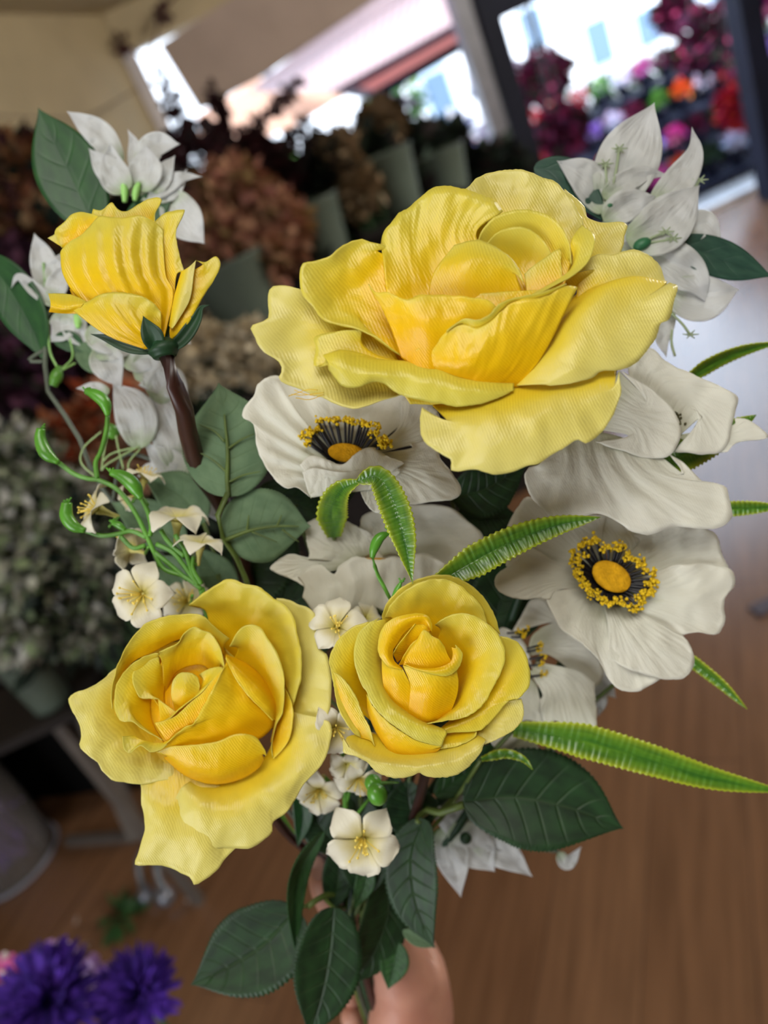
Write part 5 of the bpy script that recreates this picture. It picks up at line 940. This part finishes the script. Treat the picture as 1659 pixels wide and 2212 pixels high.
def podbud(t, D, pts, rads):
    b = MB(); b.tube([PX(x, y, D) for x, y in pts], [r*D/FPX for r in rads], 12, n=22); o = b.build('bud', G_bud, t)
    e = PX(*pts[0], D); b = MB(); rn = rnd()
    for k in range(4): b.tube([e, e+(Rt*rn.uniform(-1, 1)+Up*rn.uniform(.2, 1))*.0022], .0004, 5, n=3)
    b.build('bud_tip', G_bud, o)
    return o
t = thing('small_blossom_spray', 'spray of small cream blossoms with curved green pod buds on the left', 'artificial flower', GRIP, 'small cream blossom sprays')
sp = lambda px, py: None
D = .325
cs = [blossom(t, 308, 1283, .322, 76, (-.12, -.05, 1), 75), blossom(t, 212, 1100, .33, 62, (-.75, -.35, .5), 20), blossom(t, 383, 1125, .33, 68, (.12, -1, .25), 10, .25, False), blossom(t, 432, 1180, .325, 58, (.15, -1, .2), 30, .2, False), blossom(t, 312, 1035, .345, 48, (.25, -1, .05), 0, .1, True), blossom(t, 287, 1185, .34, 52, (-.7, -.2, -.4), 0, .15, True), blossom(t, 275, 1078, .345, 34, (-.5, .3, .4), 0, .15, False), blossom(t, 405, 1300, .355, 62, (.1, -.35, .9), 0, .1, True)]
def c7(x, y): return (x/2.9625, 780+y/2.9625)
podbud(t, .32, [c7(262, 432), c7(258, 500), c7(295, 590), c7(375, 650)], [9, 13, 14, 5])
podbud(t, .32, [c7(548, 190), c7(620, 220), c7(672, 270), c7(690, 350)], [7, 13, 13, 5])
podbud(t, .315, [c7(708, 712), c7(780, 735), c7(850, 790), c7(905, 880)], [7, 14, 16, 6])
podbud(t, .315, [c7(428, 905), c7(425, 990), c7(470, 1055), c7(545, 1085)], [11, 14, 13, 6])
podbud(t, .325, [c7(720, 1035), c7(760, 1050), c7(800, 1080)], [5, 8, 5])
def twig(pts, r=.0010):
    b = MB(); b.tube([PX(*c7(x, y), D) for x, y in pts], r, 8); b.build('twig', G_stem, t)
for pts in ([(1290, 1460), (1180, 1380), (1050, 1330), (985, 1220), (940, 1120), (860, 960), (760, 830), (640, 765), (560, 752), (470, 720), (375, 650)], [(690, 350), (680, 450), (645, 580), (612, 650), (622, 752)], [(905, 880), (945, 960), (968, 1060), (958, 1120)], [(545, 1085), (650, 1118), (760, 1105), (840, 1088), (940, 1130)], [(1270, 1440), (1170, 1300), (1100, 1220), (1000, 1170)], [(1250, 1430), (1190, 1230), (1150, 1160), (1120, 1110)], [(1290, 1430), (1235, 1330), (1240, 1250)], [(1200, 1400), (1060, 1280), (985, 1220)], [(930, 1180), (850, 1195), (770, 1120)], [(1180, 1250), (1080, 1160), (1030, 1080)]): twig(pts)
ends = [c7(1010, 1300), c7(700, 1060), c7(1140, 1150), c7(1240, 1290), c7(945, 920), c7(950, 1190), c7(850, 900), c7(1230, 1500)]
for c0, e in zip(cs, ends):
    b = MB(); b.tube([c0, PX(*e, D)], .0007, 6); b.build('twig', G_stem, t)
stem_tube(t, [PX(*c7(1290, 1460), D), PX(470, 1400, .36), PX(600, 1750, .39)]+to_grip(44), .0014, G_stem)
t = thing('small_blossom_spray', 'spray of small cream blossoms tucked between the two lower roses and below them', 'artificial flower', GRIP, 'small cream blossom sprays')
cs = [blossom(t, 728, 1355, .312, 66, (-.05, -.35, .9), 15), blossom(t, 725, 1572, .315, 62, (.25, .25, .9), 60), blossom(t, 750, 1648, .33, 46, (.1, .5, .8), 0, stam=False), blossom(t, 690, 1705, .345, 58, (-.1, .3, .8), 20), blossom(t, 775, 1680, .335, 54, (.1, .5, .75), 40), blossom(t, 785, 1812, .325, 84, (0, .05, 1), 55), blossom(t, 790, 1335, .33, 40, (.6, -.6, .6), 15, stam=False)]
hub = [PX(735, 1420, .34), PX(740, 1600, .35), PX(745, 1690, .358), PX(742, 1720, .362), PX(750, 1730, .362), PX(760, 1840, .372), PX(740, 1440, .34)]
for c0, e in zip(cs, hub):
    b = MB(); b.tube([c0, e], .0009, 6); b.build('twig', G_stem, t)
podbud(t, .298, [(843, 1150), (820, 1162), (808, 1185), (804, 1205)], [3, 11, 11, 5])
b = MB(); b.tube([PX(804, 1200, .298), PX(815, 1240, .300), PX(838, 1285, .303), PX(850, 1330, .33), PX(800, 1500, .345), PX(750, 1650, .356)], .0008, 8); b.build('twig', G_stem, t)
podbud(t, .30, [(866, 1258), (858, 1275), (850, 1290)], [3, 7, 5])
b = MB(); b.ball(PX(815, 1716, .318), (.0042, .0042, .0052), 12, 9); b.build('bud', G_bud, t)
b = MB(); b.ball(PX(806, 1692, .322), (.0036, .0036, .0040), 12, 9); b.build('bud', G_bud, t)
b = MB(); b.tube([PX(815, 1710, .32), PX(790, 1735, .345), PX(755, 1780, .365)], .0008, 6); b.tube([PX(806, 1692, .322), PX(862, 1690, .32)], [.001, .0004], 6); b.build('twig', G_stem, t)
stem_tube(t, [PX(735, 1400, .34), PX(738, 1550, .348), PX(745, 1700, .36), PX(752, 1850, .385)]+to_grip(45), .0014, G_stem)
# ------------------------------------------------------------------ the holding hand
def skin_mat():
    m, t_, p, o = nt('skin'); L = t_.links.new
    tc = N(t_, 'ShaderNodeTexCoord'); nz = N(t_, 'ShaderNodeTexNoise'); nz.inputs['Scale'].default_value = 38; nz.inputs['Detail'].default_value = 4; L(tc.outputs['Object'], nz.inputs['Vector'])
    r = ramp(t_, [(.35, (.44, .20, .14)), (.65, (.54, .28, .20))]); L(nz.outputs['Fac'], r.inputs[0]); L(r.outputs[0], p.inputs['Base Color'])
    p.inputs['Roughness'].default_value = .5; p.inputs['Subsurface Weight'].default_value = .15; p.inputs['Subsurface Radius'].default_value = (.01, .004, .002); p.inputs['Subsurface Scale'].default_value = .3
    wv = N(t_, 'ShaderNodeTexWave'); wv.inputs['Scale'].default_value = 14; wv.inputs['Distortion'].default_value = 6; wv.inputs['Detail'].default_value = 2; L(tc.outputs['Object'], wv.inputs['Vector'])
    b = N(t_, 'ShaderNodeBump'); b.inputs['Strength'].default_value = .25; b.inputs['Distance'].default_value = .001; L(wv.outputs['Fac'], b.inputs['Height']); L(b.outputs[0], p.inputs['Normal']); return m
nodes = [(900, 2900, .40, .038), (880, 2480, .425, .031), (868, 2300, .432, .0315), (862, 2200, .432, .0300), (872, 2115, .430, .0245), (852, 2050, .424, .0165), (795, 2010, .416, .0135), (728, 1965, .408, .0105), (700, 1905, .402, .0092), (690, 1862, .400, .0068)]
edges = [(i, i+1) for i in range(len(nodes)-1)]
V = list(nodes)
for k, (kx, ky) in enumerate(((905, 2030), (925, 2085), (930, 2140), (925, 2190))):
    i0 = len(V); V += [(kx, ky, .458, .0125), (kx-75+6*k, ky-22, .478, .0098), (kx-165+8*k, ky-6, .470, .0086), (kx-205+10*k, ky+14, .450, .0072)]
    edges += [(3, i0), (i0, i0+1), (i0+1, i0+2), (i0+2, i0+3)]
me = bpy.data.meshes.new('person'); me.from_pydata([PX(a, b_, d) for a, b_, d, r_ in V], edges, []); person = bpy.data.objects.new('person', me); C.objects.link(person); me.materials.append(skin_mat())
sk = person.modifiers.new('skin', 'SKIN'); sk.use_smooth_shade = True; sk.branch_smoothing = .6
for i, s in enumerate(me.skin_vertices[0].data): s.radius = (V[i][3], V[i][3]); s.use_root = (i == 3)
ss = person.modifiers.new('sub', 'SUBSURF'); ss.levels = 3; ss.render_levels = 3
tag(person, 'bare left hand and wrist of a person holding the bouquet stems, at the bottom', 'person')
nail = MB(); e = PX(688, 1868, .396); nail.ball(e-Fw*.0035, (.0045, .0062, .0016), 12, 8, 0, (Rt, Up, -Fw)); nail.build('thumb_nail', simple('nail', (.65, .38, .32), .3), person)
